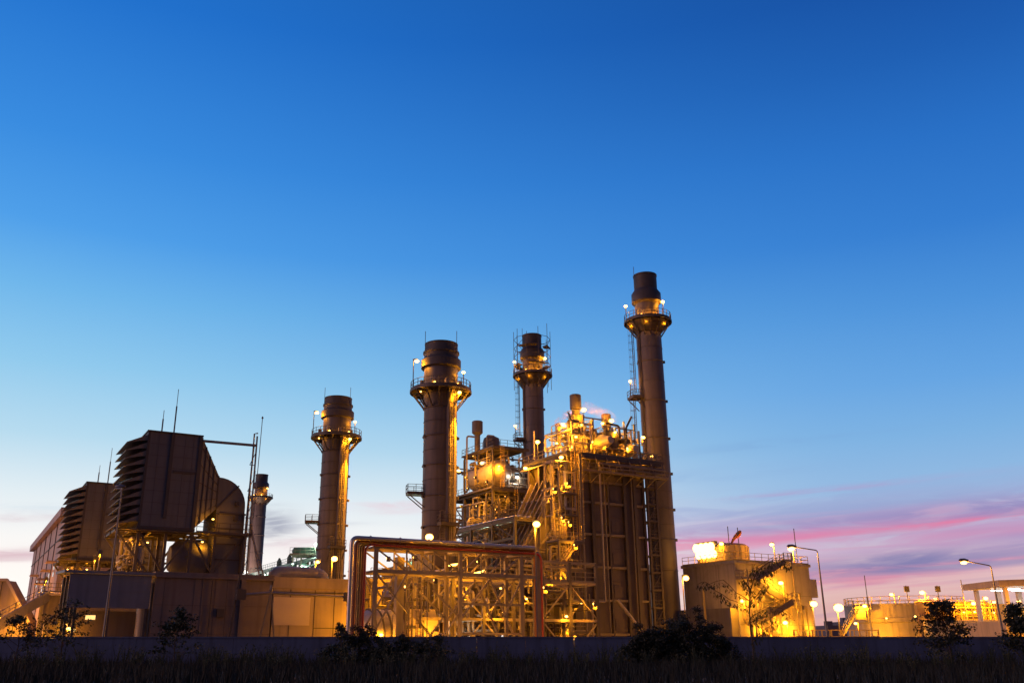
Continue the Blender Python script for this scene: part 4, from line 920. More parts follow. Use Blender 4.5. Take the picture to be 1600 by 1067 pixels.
g = MB().box(21, 32, 22.8, 40, 26.05, 26.2).box(20.9, 32, 22.68, 22.797, 25.7, 26.25).box(21.5, 28.6, 23, 34.5, 33.1, 33.2).box(21.4, 28.6, 22.88, 22.997, 32.8, 33.25)
g.box(21, 31.5, 23.2, 38, 17.8, 17.9).build('deck', 'steel', t)
MB().rail([(21.1, 39.8, 26.2), (21.1, 22.9, 26.2), (31.9, 22.9, 26.2), (31.9, 30, 26.2)], 1.1, 1.3).rail([(21.6, 34.3, 33.2), (21.6, 23.1, 33.2), (28.5, 23.1, 33.2), (28.5, 34.3, 33.2), (21.6, 34.3, 33.2)], 1.2, 1.3).rail([(21.1, 38, 17.9), (21.1, 23.3, 17.9), (31, 23.3, 17.9)], 1.1, 1.3).build('railing', 'steel', t)
MB().lathe([(.25, 23.3), (1.3, 23.6), (2.0, 24.3), (2.2, 25.2), (2.2, 33), (1.2, 34.2)], 23.9, 0, 32, 'y', 29.2).build('steam_drum', 'lag_matt', t)
MB().lathe([(.2, 24.9), (.9, 25.1), (1.25, 25.8), (1.25, 34)], 29.0, 0, 24, 'y', 27.8).build('feed_drum', 'lag_matt', t)
MB().lathe([(1.5, 33.2), (1.5, 35.4), (1.35, 36.0), (.6, 36.4)], 24.9, 29.5, 28).build('upper_vessel', 'stack', t)
MB().lathe([(.5, 33.2), (.5, 36.2), (.95, 36.6), (.95, 38.6), (.8, 38.7)], 21.9, 29.2, 24).build('vent_silencer', 'stack', t)
g = MB().tube([(20.8, 31, 27), (20.8, 31, 36.3), (22.6, 31, 36.3)], .16, 8, bend=.5).tube([(22, 26, 27), (22, 26, 35.6), (23.4, 26, 35.6)], .13, 8, bend=.4)
g.tube([(20.8, 26, 20.8), (18.6, 26, 21.2), (18.6, 26, 12)], .5, 14, bend=1.2); each(g, 'vent_pipe', 'steel_pale', t)
for i, (a, b, c_, d_) in enumerate(((21, 32, 23.4, 32), (21, 32, 26, 38))):
    for j, (z0, z1, n) in enumerate(((26.3, 32.6, 36), (9, 17, 40), (17, 25.5, 44))):
        g = pipes(MB(), a, b, c_, d_, z0, z1, n, (.06, .2), 200+i*10+j, .5); valves(g, a, b, c_, d_-3, z0, z1, 12, 220+i*10+j); g.build('pipework', ('steel_pale', 'steel', 'lag_matt')[(i+j) % 3], t)
g = pipes(MB(), 20.5, 32, 22.4, 25, 9, 25.5, 46, (.07, .2), 261, .55); g.build('pipework', 'steel', t); g = pipes(MB(), 21, 31, 22.6, 24, 26.4, 32.5, 20, (.05, .13), 262, .6); g.build('pipework', 'steel_pale', t)
g = MB()
for s, ww, r in ((24, 30, 1.4), (28, 31, 1.7)): g.lathe([(r, 9), (r, 17), (r*.6, 17.4)], s, ww, 20)
g.box(23, 30, 31, 37, 18, 25).build('vessel', 'casing', t)
MB().ladder((22.9, 22.6, 26.2), (22.9, 22.6, 33.2), (1, 0, 0), .5, (0, -1, 0)).build('ladder', 'yellowpaint', t); MB().ladder((25.6, 22.5, 17.9), (25.6, 22.5, 26.2), (1, 0, 0), .5).build('ladder', 'yellowpaint', t); MB().stair((30.2, 23.6, 26.2), (34, 23.6, 30.5), .8).build('stair', 'yellowpaint', t)
for px, py, ww, r, m in ((753, 723, 23.5, .32, 'sodium_bright'), (717, 735, 26, .3, 'sodium_bright'), (780, 728, 23.1, .2, 'sodium_bright'), (764, 817, 23.2, .2, 'sodium')): lamp(t, F(px, py, ww), r, m)
for px, py, ww, r in ((731, 762, 22.2, .2), (740, 712, 26, .2), (760, 752, 22.2, .2), (728, 745, 24, .22), (745, 790, 22, .2), (790, 775, 22.4, .18), (775, 795, 26, .2), (720, 790, 26, .22), (742, 745, 22.4, .2)): hlamp(t, F(px, py, ww), r*.72, 'sodium_bright')
lamp(t, F(808, 745, 23), .3, 'white_lamp')
# link bridges between the two units
t = thing('pipe_bridge', 'dark pipe bridge sloping up in perspective, below the open boiler tower', 'pipe bridge', (10, 6, 0))
g = MB()
for s in (8.6, 11.6):
    for ww in (-4.8, 1, 7, 13, 19): g.box(s-.17, s+.17, ww-.17, ww+.17, 0, 17.2)
    for z in (14.4, 16.8): g.box(s-.15, s+.15, -5, 20, z, z+.35)
    for a in (-4.8, 1, 7, 13): g.bar((s, a, 14.6), (s, a+5.9, 17), .12)
g.box(8.6, 17, -5, -4.7, 16.8, 17.15); g.build('frame', 'steel', t)
g = MB()
for k, r in enumerate((.2, .28, .16, .22)): g.tube([(8.9+k*.75, -4.6, 17.4), (8.9+k*.75, 20, 17.4)], r, 10)
g.build('pipe', 'lag', t); MB().rail([(8.4, -5, 17.2), (8.4, 20, 17.2)], 1.1, 1.5).rail([(8.4, -5.0, 17.2), (16, -5.0, 17.2)], 1.1, 1.5).build('railing', 'steel', t)
t = thing('cooling_duct', 'mid-height grey duct and pipes behind the rack, beside the nearer short chimney', 'duct', (4, 20, 0))
MB().box(2, 14, 19, 23, 6, 12.4).build('casing', 'casing', t); MB().ribbox(2, 14, 19, 6, 12.4, 6, 3).build('rib', 'steel', t)
lamp(t, (4.5, 16.2, 13.2), .3, 'green_lamp'); lamp(t, (6.4, 16.2, 13.4), .22, 'green_lamp'); lamp(t, (3.2, 17, 9.5), .2, 'sodium')
MB().tube([(3.6, 17.2, 12.9), (7.2, 17.2, 12.9)], .3, 8).tube([(8.2, 17.2, 12.9), (11, 17.2, 13.1)], .16, 8).bar((4.5, 19, 12.4), (4.5, 16.2, 13.4), .1).build('pipe', 'green', t)

# ------------------------------------------------------------------ far greenish-lit plant between the left chimneys
t = thing('far_pipe_rack', 'long greenish-lit pipe gallery seen far off left of the round chimney', 'pipe gallery', (-36, 190, 0), plant=False)
g = MB()
a, b = P(386, 900, 235), P(497, 872, 165)
for k in range(16):
    c = a.lerp(b, k/15); g.box(c.x-.15, c.x+.15, c.y-.15, c.y+.15, 0, c.z)
    if k: g.bar(c-Vector((0, 0, 2)), a.lerp(b, (k-1)/15), .14)
for dz_ in (0, -.9, -2.0, -3.2): g.bar(a+Vector((0, 0, dz_)), b+Vector((0, 0, dz_)), .3)
g.build('frame', 'green', t)
g = MB()
for k in range(4): o = Vector((0, .7*k, .35+.1*k)); g.tube([a+o, b+o], .22, 8)
g.build('pipe', 'lag', t); MB().rail([a+Vector((0, -1, .3)), b+Vector((0, -1, .3))], 1.2, 2.2).build('railing', 'green', t)
for k in (.1, .35, .6, .85): c = a.lerp(b, k); lamp(t, (c.x, c.y-1.5, c.z-.8), .2, 'green_lamp')
lamp(t, P(384, 893, 225), .5, 'white_lamp', k=.4)
MB().bar((-83, 316, 0), (-83, 316, 12), .2).build('lamp_post', 'galv', t); lamp(t, (-83, 315, 12), .4, 'sodium_bright', k=1.5); light(t, (-86, 312, 12.5), 75000, (1, .6, .4), (-79, 330, 44), 75)  # post lamp and bulbless spot added to brighten the distant chimney
t = thing('process_unit', 'small greenish process unit with round vessels left of the round chimney', 'process unit', (-32, 178, 0), plant=False)
g = MB()
x0, x1 = P(460, 880, 176).x, P(496, 880, 176).x
for x in (x0, x0+1.6, x0+3.0, x1): g.box(x-.13, x+.13, 174, 174.26, 0, 17.6)
for z in (9, 12, 14.6, 17.2): g.box(x0, x1, 173.9, 174.2, z, z+.3)
g.box(x0-.4, x1+.3, 173, 179, 17.5, 17.7).rail([(x0-.4, 173, 17.7), (x1, 173, 17.7)], 1.2, 1).build('frame', 'steel_pale', t)
MB().lathe([(.2, x0-.6), (.75, x0-.2), (.75, x1-.3), (.2, x1)], 0, 176, 20, 'x', 18.5).build('vessel', 'green', t)
g = pipes(MB(), x0, x1, 174, 178, 8, 18, 22, (.08, .2), 300); g.build('pipework', 'green', t)
lamp(t, (x1+.2, 172.4, 19.4), .4, 'green_lamp'); lamp(t, (x0+.5, 172, 15.8), .2, 'green_lamp')
for i, (px, py, h) in enumerate(((437, 868, 3), (453, 862, 2.4))):
    q = P(px, py, 200); t = thing('slim_column', ('pale green slim column far behind, farther from the round chimney', 'pale green slim column far behind, nearer the round chimney')[i], 'column', (q.x, 200, 0), plant=False)
    MB().lathe([(.55, 0), (.55, q.z-1.2), (.15, q.z-.4)], q.x, 200, 14).build('shell', 'green', t); MB().rail([(q.x-1.4, 199, q.z-3.5), (q.x+1.4, 199, q.z-3.5)], 1.1, .8).build('railing', 'green', t)

# ------------------------------------------------------------------ concrete block with zigzag stair, right
t = thing('cooling_block', 'big lit concrete block with railed roof, right of the tallest chimney', 'building', (45, -8, 0))
MB().box(38.2, 52.4, -13.2, -2.8, 0, 12.0).build('wall', 'concrete', t)
MB().box(38.0, 52.6, -13.4, -2.6, 12.003, 12.4).build('parapet', 'concrete', t)
g = MB()
for s in (41.4, 45, 48.8): g.box(s-.03, s+.03, -13.24, -13.203, 0, 12)
for z in (4.1, 8.0): g.box(38.2, 52.4, -13.23, -13.203, z-.03, z+.03)
for ww in (-10, -6.4): g.box(38.16, 38.197, ww-.03, ww+.03, 0, 12)
each(g, 'panel_joint', 'concrete_dark', t)
MB().box(36.9, 38.15, -13.0, -2.9, 0, 6.2).build('annex', 'concrete_dark', t)
MB().box(52.61, 53.9, -13.0, -10.6, 7.9, 10.4).build('side_box', 'concrete', t)
MB().rail([(38.2, -2.8, 12.4), (38.2, -13.2, 12.4), (52.4, -13.2, 12.4), (52.4, -2.8, 12.4)], 1.1, 1.3).build('railing', 'yellowpaint', t)
g = MB(); q = [(1215, 876), (1170, 903), (1228, 938), (1182, 966), (1214, 992)]; q = [F(x, y, -14.2) for x, y in q]
for i, (a, b) in enumerate(zip(q, q[1:])): b = b.copy(); a = a.copy(); a.y = b.y = -14.1 if i % 2 else -15.0; g.stair(a, b, .8)
g.build('stair', 'steel', t)
g = MB()
for i, (a, b) in enumerate(zip(q, q[1:])): ww = -14.55 if i % 2 else -15.45; g.bar((a.x, ww, a.z-.1), (b.x, ww, b.z-.1), .12, .75)
each(g, 'stringer', 'casing', t)
g = MB()
for i, c in enumerate(q[:4]):
    d_ = -1 if i % 2 else 1; g.box(c.x-.2*d_, c.x+1.5*d_, -15.5, -13.25, c.z-.12, c.z); 
    g.bar((c.x+1.4*d_, -15.4, 0 if i < 4 else c.z), (c.x+1.4*d_, -15.4, c.z+1), .14)
    g.rail([(c.x-.2*d_, -15.5, c.z), (c.x+1.5*d_, -15.5, c.z), (c.x+1.5*d_, -13.3, c.z)], 1.05, .8)
each(g, 'landing', 'steel_pale', t)
for px, py, ww, r, m in ((1127, 849, -9, .3, 'sodium_bright'), (1206, 850, -12.9, .3, 'sodium_bright'), (1236, 857, -13, .42, 'sodium_bright'), (1220, 910, -15.2, .34, 'sodium_bright'), (1160, 938, -15, .28, 'sodium_bright'), (1227, 972, -15.4, .34, 'sodium_bright')):
    q_ = F(px, py, ww); MB().bar((q_.x+.35, ww, q_.z-3.0 if py > 900 else 12.4), (q_.x+.35, ww, q_.z+.3), .1).bar((q_.x+.35, ww, q_.z+.3), (q_.x-.2, ww, q_.z+.3), .1).build('lamp_post', 'yellowpaint', t); lamp(t, (q_.x, ww, q_.z), r, m, k=.15 if px == 1127 else .5 if py < 900 else 1.0)
for ss_, zz, r in ((41, 2.2, .2), (44.5, 2.0, .22), (48, 2.2, .24), (51.5, 2.4, .2), (46.8, 6.4, .2), (40.8, 6.0, .16)): MB().bar((ss_, -16.2, 0), (ss_, -16.2, zz+.3), .1).build('lamp_post', 'steel', t); hlamp(t, (ss_, -16.2, zz), r, 'sodium_bright', -1); light(t, (ss_-.5, -14.3, zz+1.2), 420)  # hooded lamps and bulbless lights added to brighten the block's front face
pipes(MB(), 39, 51, -14.2, -13.4, .5, 9, 14, (.05, .12), 321).build('pipework', 'steel_pale', t)
MB().bar((39.6, -12.9, 12.4), (39.6, -12.9, 16.9), .08).bar((50.6, -12.9, 12.4), (50.6, -12.9, 17.4), .08).build('lightning_rod', 'galv', t)
C4 = (43.2, -6.0)
t = thing('roof_tank', 'round yellow-lit tank on top of the concrete block', 'tank', (*C4, 12.4))
g = MB().lathe([(3.6, 12.45), (3.6, 15.0), (3.5, 15.1), (3.2, 15.3)], *C4, 40); g.build('shell', 'clad_tan', t)
g = MB()
for i in range(24): p = polar(i*15, 3.62, 12.5, C4); g.bar(p, (p[0], p[1], 15), .09)
g.ring(*C4, 14.0, 3.64, .05); each(g, 'rib', 'steel_pale', t)
t = thing('flood_light', 'glaring floodlight cluster on the left end of the concrete block roof', 'floodlight', (38.7, -7, 12.4))
MB().bar((38.9, -6.6, 12.4), (38.9, -6.6, 14.9), .12).bar((38.5, -10, 14.9), (38.9, -5, 14.9), .12).build('pole', 'galv', t)
for ww in (-8.8, -7.8, -6.8, -5.8): MB().box(38.6, 39.2, ww-.4, ww+.4, 14.6, 15.4).build('lamp_housing', 'galv', t); lamp(t, (38.35, ww, 14.6), .5, 'sodium_soft', flat=1.3, k=.3); lamp(t, (38.45, ww-.3, 13.6), .45, 'sodium_soft', flat=1.3, k=.3)
t = thing('windsock', 'orange windsock on a thin pole above the round roof tank', 'windsock', (41.2, -12.6, 12.4))
a = F(1140, 858, -9); MB().bar((a.x, -9, 12.4), (a.x, -9, 17.6), .08).build('pole', 'galv', t)
g = MB(); p0, p1 = F(1142, 850, -9), F(1154, 834, -9); g.add([], []); n_ = 10; vs = []
for i in range(6):
    u = i/5; c = p0.lerp(p1, u)+Vector((0, 0, .25*math.sin(3*u))); r = .2+.38*u
    for k in range(n_): an = 2*math.pi*k/n_; vs.append((c.x+r*math.cos(an)*.5, c.y+r*math.sin(an), c.z+r*math.cos(an)))
g.add(vs, [(i*n_+k, i*n_+(k+1) % n_, (i+1)*n_+(k+1) % n_, (i+1)*n_+k) for i in range(5) for k in range(n_)]); g.build('sock', 'sock', t)
t = thing('low_annex', 'small box structure with a post lamp between tallest chimney and concrete block', 'building', (36.4, 0, 0))
MB().box(39.0, 41.5, 3.2, 6, 0, 13.2).build('wall', 'concrete', t); MB().bar((39.5, 3.0, 13), (39.5, 3.0, 15.5), .12).build('post', 'galv', t); lamp(t, (39.3, 2.8, 14.3), .3, 'sodium_soft', k=.3)

# ------------------------------------------------------------------ round basins far right
def wp(*a, **k): return thing(*a, plant=False, **k)
t = wp('round_basin', 'wide round concrete basin with railed rim at the right', 'basin', (72, 158.5, 0)); cx, cy, rr = 72.4, 159, 9.4
MB().lathe([(rr, 0), (rr, 4.9), (rr+.25, 5.0), (rr+.25, 5.6), (rr, 5.7), (rr, 7.6), (rr+.12, 7.6), (rr+.12, 7.9), (rr-.4, 7.9), (rr-.4, 7)], cx, cy, 56).build('wall', 'concrete', t)
g = MB()
for i in range(40): p = polar(i*9, rr-.1, 7.9, (cx, cy)); g.bar(p, (p[0], p[1], 9.0), .08)
for h in (8.4, 9.0): g.ring(cx, cy, h, rr-.1, .045, 56)
g.build('railing', 'yellowpaint', t)
g = MB(); g.box(cx-rr-2.2, cx-rr+.6, cy-8, cy-5, 7.0, 7.2).rail([(cx-rr-2.2, cy-5, 7.2), (cx-rr-2.2, cy-8, 7.2), (cx-rr+.5, cy-8, 7.2)], 1.1, .9)
g.box(cx-rr-2.1, cx-rr-.4, cy-7.9, cy-5.1, 5.4, 6.99).stair((cx-rr-1.8, cy-8.4, 7), (cx-rr-5.2, cy-8.4, 2.4), .9).build('side_landing', 'steel_pale', t)
g = MB()
for k in range(2): x = cx-3.2+k*5; g.bar((x, cy-9, 7.9), (x, cy-9, 10.6), .1).box(x-.35, x+.35, cy-9.3, cy-8.9, 9.6, 10.5)
each(g, 'motor', 'house_rib', t)
for px, py, Y, r in ((1351, 946, 150, .34), (1393, 928, 152, .3), (1441, 925, 150, .4), (1461, 935, 152, .24), (1337, 973, 148, .26)):
    q_ = P(px, py, Y); MB().bar((q_.x+.4, Y, q_.z-2.0), (q_.x+.4, Y, q_.z+.3), .12).build('lamp_post', 'yellowpaint', t); lamp(t, q_, r, 'sodium_bright')
for q in ((cx-9, cy-9, 1.6), (cx-3, cy-13, 1.5), (cx+5, cy-13, 1.5)): lamp(t, q, .3, 'sodium_bright', k=1.3)  # unseen ground lamps added to brighten the wide basin
t = wp('round_basin', 'lower smooth round basin in front of the roofed shelter, far right', 'basin', (76, 141, 0)); cx, cy, rr = 75.2, 142, 7.2
MB().lathe([(rr, 0), (rr, 4.7), (rr+.12, 4.72), (rr+.12, 4.95), (rr-.4, 4.95), (rr-.4, 4)], cx, cy, 56).build('wall', 'concrete', t)
t = wp('pump_station', 'yellow-lit piping and pump deck above the low round basin', 'pump deck', (75, 146, 0))
pipes(MB(), 70, 82, 145, 152, 4, 8.2, 30, (.08, .22), 400, .5).build('pipework', 'yellowpaint', t); MB().box(70, 83, 149, 150, 0, 7.8).build('wall', 'clad_tan', t)
for q in ((70, 131, 1.5), (76, 131, 1.5)): lamp(t, q, .28, 'sodium_bright')  # unseen ground lamps added in front of the low basin
for q in ((72, 143.5, 7.3), (79, 143.5, 6.2)): lamp(t, q, .2, 'sodium')
for px, py, Y in ((1478, 950, 150), (1494, 948, 148), (1512, 948, 146), (1533, 953, 143), (1566, 944, 136), (1583, 951, 134), (1430, 962, 144), (1385, 965, 147)): lamp(t, P(px, py, Y), .15, 'sodium')
MB().rail([(69.5, 141, 5.0), (78, 141, 5.0)], 1.1, 1.2).rail([(69.5, 144, 6.9), (80, 144, 6.9)], 1.1, 1.2).build('railing', 'yellowpaint', t)
for px, py, Y, r in ((1521, 942, 140, .34), (1540, 934, 142, .32), (1553, 940, 138, .22), (1506, 956, 144, .14), (1523, 955, 143, .16)):
    q_ = P(px, py, Y); MB().bar((q_.x-.4, Y, q_.z-3.0), (q_.x-.4, Y, q_.z+.3), .12).build('lamp_post', 'yellowpaint', t); lamp(t, q_, r, 'sodium_bright')
t = wp('open_shelter', 'flat-roofed open shelter with white lit ceiling at the right edge', 'shelter', (73, 121, 0))
MB().hexa([(66.3, 118, 8.55), (84, 118, 9.2), (84, 127, 9.2), (66.3, 127, 8.55)], [(66.3, 118, 9.35), (84, 118, 9.9), (84, 127, 9.9), (66.3, 127, 9.35)]).build('roof', 'clad_tan', t)
g = MB()
for x, wd in ((67.5, .45), (70.4, .6), (73.2, .6), (77, .5)):
    for y in (119, 126): g.box(x-wd/2, x+wd/2, y-.25, y+.25, 4.4, 8.55 if x < 70 else 8.7)
each(g, 'column', 'panel_pale', t)
MB().box(66, 84, 117.6, 127, 0, 3.9).box(66, 84, 117.4, 127.2, 3.903, 4.4).build('base', 'clad_tan', t)
for x in (69.3, 72, 75): each(MB().box(x-1.0, x+1.0, 120.4, 120.7, 8.3, 8.42).box(x-1, x+1, 123.4, 123.7, 8.3, 8.42), 'ceiling_lamp', 'tube_lamp', t)
MB().rail([(67.8, 118, 4.4), (80, 118, 4.4)], 1.1, 1.2).build('railing', 'panel_pale', t)
g = MB(); each(g.box(68.2, 69.8, 121.5, 123, 4.4, 6.6).box(71.2, 72.8, 122, 123.4, 4.4, 6.2), 'cabinet', 'yellowpaint', t)
MB().box(71.0, 71.4, 119.4, 119.7, 4.4, 5.4).build('fire_cabinet', 'redpipe', t)
lamp(t, (67, 115.6, 6.6), .24, 'sodium_bright'); lamp(t, (69, 115.6, 2.0), .26, 'sodium_bright'); lamp(t, (74, 115.6, 2.0), .26, 'sodium_bright')  # upper lamp added to light the roof fascia orange
for i, (pa, pb, Y) in enumerate((((1352, 898), (1359, 962), 150), ((1505, 905), (1511, 965), 145))):
    a, b = P(*pa, Y), P(*pb, Y); t = wp('lightning_mast', ('thin dark mast rising left of the wide round basin', 'thin dark mast between the wide basin and the roofed shelter')[i], 'mast', (b.x, Y, 0))
    MB().bar((b.x, Y, 0), (b.x, Y, a.z*.72), .2).bar((b.x, Y, a.z*.72), (b.x, Y, a.z), .1).build('shaft', 'galv', t)
for i, (x0, x1, top, Y) in enumerate(((1293, 1316, 976, 330), (1318, 1346, 970, 360))):
    a, b = P(x0, top, Y), P(x1, top, Y); t = wp('far_building', ('low hazy block on the horizon behind the brightest lamp', 'slightly taller hazy block on the horizon right of the brightest lamp')[i], 'building', ((a.x+b.x)/2, Y, 0))
    MB().box(a.x, b.x, Y, Y+20, 0, a.z).box(a.x+1, a.x+3, Y+3, Y+6, a.z, a.z+1.5).build('wall', 'farbuild', t)
t = wp('yard_fence', 'low yellow-lit rail fence behind the wall, under the brightest lamps', 'fence', (43, 100, 0)); a, b = P(1240, 985, 104), P(1372, 985, 104)
g = MB(); g.rail([(a.x, 104, 1.6), (b.x, 104, 1.6)], 1.5, 1.4, .05); g.bar((a.x, 104, 1.8), (b.x, 104, 1.8), .12)
for k in range(10): x = a.x+(b.x-a.x)*k/9; g.bar((x, 104, 0), (x, 104, 3.1), .12)
g.build('rail', 'yellowpaint', t)

# ------------------------------------------------------------------ street and flood lamps behind the wall
def street(lb, head, top, Y, m='sodium_bright', r=.3):
    h, tp = P(*head, Y), P(*top, Y); t = wp('street_lamp', lb, 'street lamp', (tp.x, Y, 0), group='curved-arm street lamps behind the wall')
    g = MB(); g.lathe([(.13, 0), (.12, 1), (.09, tp.z*.6), (.06, tp.z-.4)], tp.x, Y, 10); g.tube([(tp.x, Y, tp.z-.5), (tp.x, Y, tp.z), (h.x, Y, h.z+.18)], .055, 8, bend=.6); g.build('pole', 'galv', t)
    MB().lathe([(.06, h.x-.45), (.17, h.x-.3), (.19, h.x+.1), (.06, h.x+.5)], 0, Y, 10, 'x', h.z+.22).build('lamp_housing', 'galv', t)
    if m: lamp(t, h, r, m, flat=.6)
    else: MB().box(h.x-.28, h.x+.2, Y-.12, Y+.12, h.z-.02, h.z+.1).build('lens', 'glass', t)
street('unlit curved-arm street lamp in front of the dark louvred box at left', (187, 763), (190, 768), 84, None)
street('lit curved-arm street lamp just right of the concrete block', (1237, 856), (1277, 859), 90, r=.26)
street('lit curved-arm street lamp in front of the roofed shelter at far right', (1506, 878), (1548, 883), 90, r=.28)
def flood(lb, px, py, Y, r, m, arm=.35, h0=0, post='galv', pw=.1):
    q_ = P(px, py, Y); t = wp('flood_light', lb, 'floodlight', (q_.x, Y, h0), group='pole floodlights around the yard'); MB().bar((q_.x-arm, Y+.2, h0), (q_.x-arm, Y+.2, q_.z+.3), pw).bar((q_.x-arm, Y+.2, q_.z+.3), (q_.x+.1, Y, q_.z+.3), pw*.8).build('pole', post, t)
    MB().box(q_.x-.34, q_.x+.34, Y-.05, Y+.22, q_.z-.08, q_.z+.36).build('lamp_housing', 'galv', t); lamp(t, q_-Vector((0, .25, .05)), r, m, flat=.8)
flood('single floodlight on a dark pole beside the right end of the pipe rack', 838, 818, 84, .34, 'sodium', .1)
flood('large glaring floodlight above the middle of the pipe rack', 671, 838, 96.8, .42, 'sodium', .1)
flood('floodlight at the foot of the left short chimney, the brighter of two', 523, 872, 125, .42, 'sodium_bright')
flood('smaller floodlight at the foot of the left short chimney, further left', 497, 877, 128, .26, 'sodium_bright')
flood('floodlight on a pale pole in front of the tallest chimney foot', 1071, 902, 105, .34, 'sodium_soft', .3, 0, 'yellowpaint')
flood('starry floodlight at the right foot of the concrete block', 1270, 942, 108, .4, 'sodium_soft', 0)
flood('brightest starry floodlight, right of the curved street lamp', 1309, 948, 104, .52, 'sodium_dim', 0)
t = wp('thin_post', 'pale yellow-lit bare post in front of the concrete block', 'post', P(1099, 920, 100)); q_ = P(1099, 918, 100); MB().bar((q_.x, 100, -q_.z+1.6), (q_.x, 100, q_.z), .16).build('shaft', 'yellowpaint', t)

# ------------------------------------------------------------------ vegetation in front of the wall
def leafcloud(rd, cs, n, sz, droop=0, flat=.6):
    g = MB()
    for _ in range(n):
        c, r = rd.choice(cs); d = Vector((rd.gauss(0, 1), rd.gauss(0, 1), rd.gauss(0, flat))); d *= r*rd.random()**.4/max(.1, d.length); p = c+d
        a = Vector((rd.uniform(-1, 1), rd.uniform(-1, 1), rd.uniform(-1, .6)-droop)).normalized(); s_ = sz*rd.uniform(.6, 1.4); b_ = a.cross(Vector((rd.uniform(-1, 1), rd.uniform(-1, 1), rd.uniform(-1, 1)))).normalized()*s_*(.32 if not droop else .16)
        g.add([p, p+a*s_*.5+b_, p+a*s_, p+a*s_*.5-b_], [(0, 1, 2, 3)])
    return g
def plant(name, lb, cat, x, y, h, spread, nb, leaves, lsz, seed, m='leaf', droop=0, trunk=.05, lo=.15, cr=.45, wide=0, group='shrubs and young trees in front of the wall', lean=0):
    rd = random.Random(seed); t = wp(name, lb, cat, (x, y, 0), group=group); g = MB(); cs = []
    top = Vector((x+lean, y, h*.97)); base = Vector((x, y, -.05)); pts = [base.lerp(top, u)+Vector((rd.uniform(-1, 1)*.03*h, rd.uniform(-1, 1)*.03*h, 0))*(u > 0) for u in (0, .25, .5, .75, 1)]
    for i in range(4): g.tube([pts[i], pts[i+1]], trunk*(1-i*.2), 6)
    for i in range(nb):
        u = lo+(1-lo)*rd.random()**.9; s0_ = base.lerp(top, u); k = min(3, int(u*4)); s0_ = pts[k].lerp(pts[k+1], u*4-k)
        if wide:
            o_ = rd.uniform(-1, 1); s0_ = Vector((s0_.x+o_*wide, s0_.y+rd.uniform(-.5, .5)*wide*.6, s0_.z*(1-.55*o_*o_)*rd.uniform(.75, 1.1)))
        an = rd.uniform(0, 2*math.pi); ln = spread*(1.05-u*.75)*rd.uniform(.55, 1.1); e = s0_+Vector((math.cos(an)*ln, math.sin(an)*ln*.7, ln*rd.uniform(.15, .7)-(droop*ln*.4)))
        mid = s0_.lerp(e, .55)+Vector((0, 0, ln*.16)); g.tube([s0_, mid, e], trunk*.3, 4)
        for q in (mid, mid.lerp(e, .5), e): cs.append((q, cr*rd.uniform(.5, 1.1)))
        for _ in range(2):
            e2 = mid+Vector((rd.uniform(-1, 1), rd.uniform(-1, 1), rd.uniform(-.2, .8)))*ln*.5; g.tube([mid, e2], trunk*.18, 3); cs.append((e2, cr*rd.uniform(.4, .9)))
    g.build('trunk', 'bark', t); leafcloud(rd, cs, leaves, lsz, droop).build('crown', m, t, smooth=False); return t
def gx(px, Y): return P(px, 1000, Y).x
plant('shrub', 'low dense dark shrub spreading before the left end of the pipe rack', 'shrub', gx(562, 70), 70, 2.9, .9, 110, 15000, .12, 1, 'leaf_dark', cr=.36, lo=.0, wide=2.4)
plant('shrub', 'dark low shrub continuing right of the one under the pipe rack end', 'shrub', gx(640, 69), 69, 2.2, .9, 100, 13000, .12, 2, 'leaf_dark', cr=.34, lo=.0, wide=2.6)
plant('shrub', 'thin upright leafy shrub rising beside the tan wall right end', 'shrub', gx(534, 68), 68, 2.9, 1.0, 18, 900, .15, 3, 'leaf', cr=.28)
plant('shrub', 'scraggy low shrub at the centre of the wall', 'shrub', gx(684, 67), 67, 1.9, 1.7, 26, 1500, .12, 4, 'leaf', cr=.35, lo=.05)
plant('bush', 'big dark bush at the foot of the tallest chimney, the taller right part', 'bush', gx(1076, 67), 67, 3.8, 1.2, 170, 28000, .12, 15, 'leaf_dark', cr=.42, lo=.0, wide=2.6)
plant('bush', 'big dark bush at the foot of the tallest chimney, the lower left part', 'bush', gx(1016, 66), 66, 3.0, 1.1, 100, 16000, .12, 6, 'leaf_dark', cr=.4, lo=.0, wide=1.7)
t = wp('young_tree', 'slender young tree with drooping leaves before the concrete block', 'tree', (P(1178, 1030, 64).x, 64, 0), group='shrubs and young trees in front of the wall')
rd = random.Random(21); g = MB(); cs = []
def limb(pts, r0, r1, leafy=True):
    q = [P(a, b, 64+c) for a, b, c in pts]; n = len(q)-1
    for i in range(n): g.tube([q[i], q[i].lerp(q[i+1], .5)+Vector((0, 0, .05)), q[i+1]], r0+(r1-r0)*i/n, 6)
    if leafy:
        for i in range(1, n+1):
            for u in (.15, .5, .85): cs.append((q[i-1].lerp(q[i], u)-Vector((0, 0, .18)), .24))
limb([(1179, 1050, 0), (1177, 1010, 0), (1172, 975, 0), (1171, 945, .1), (1173, 920, 0), (1180, 898, -.2)], .075, .03, False)
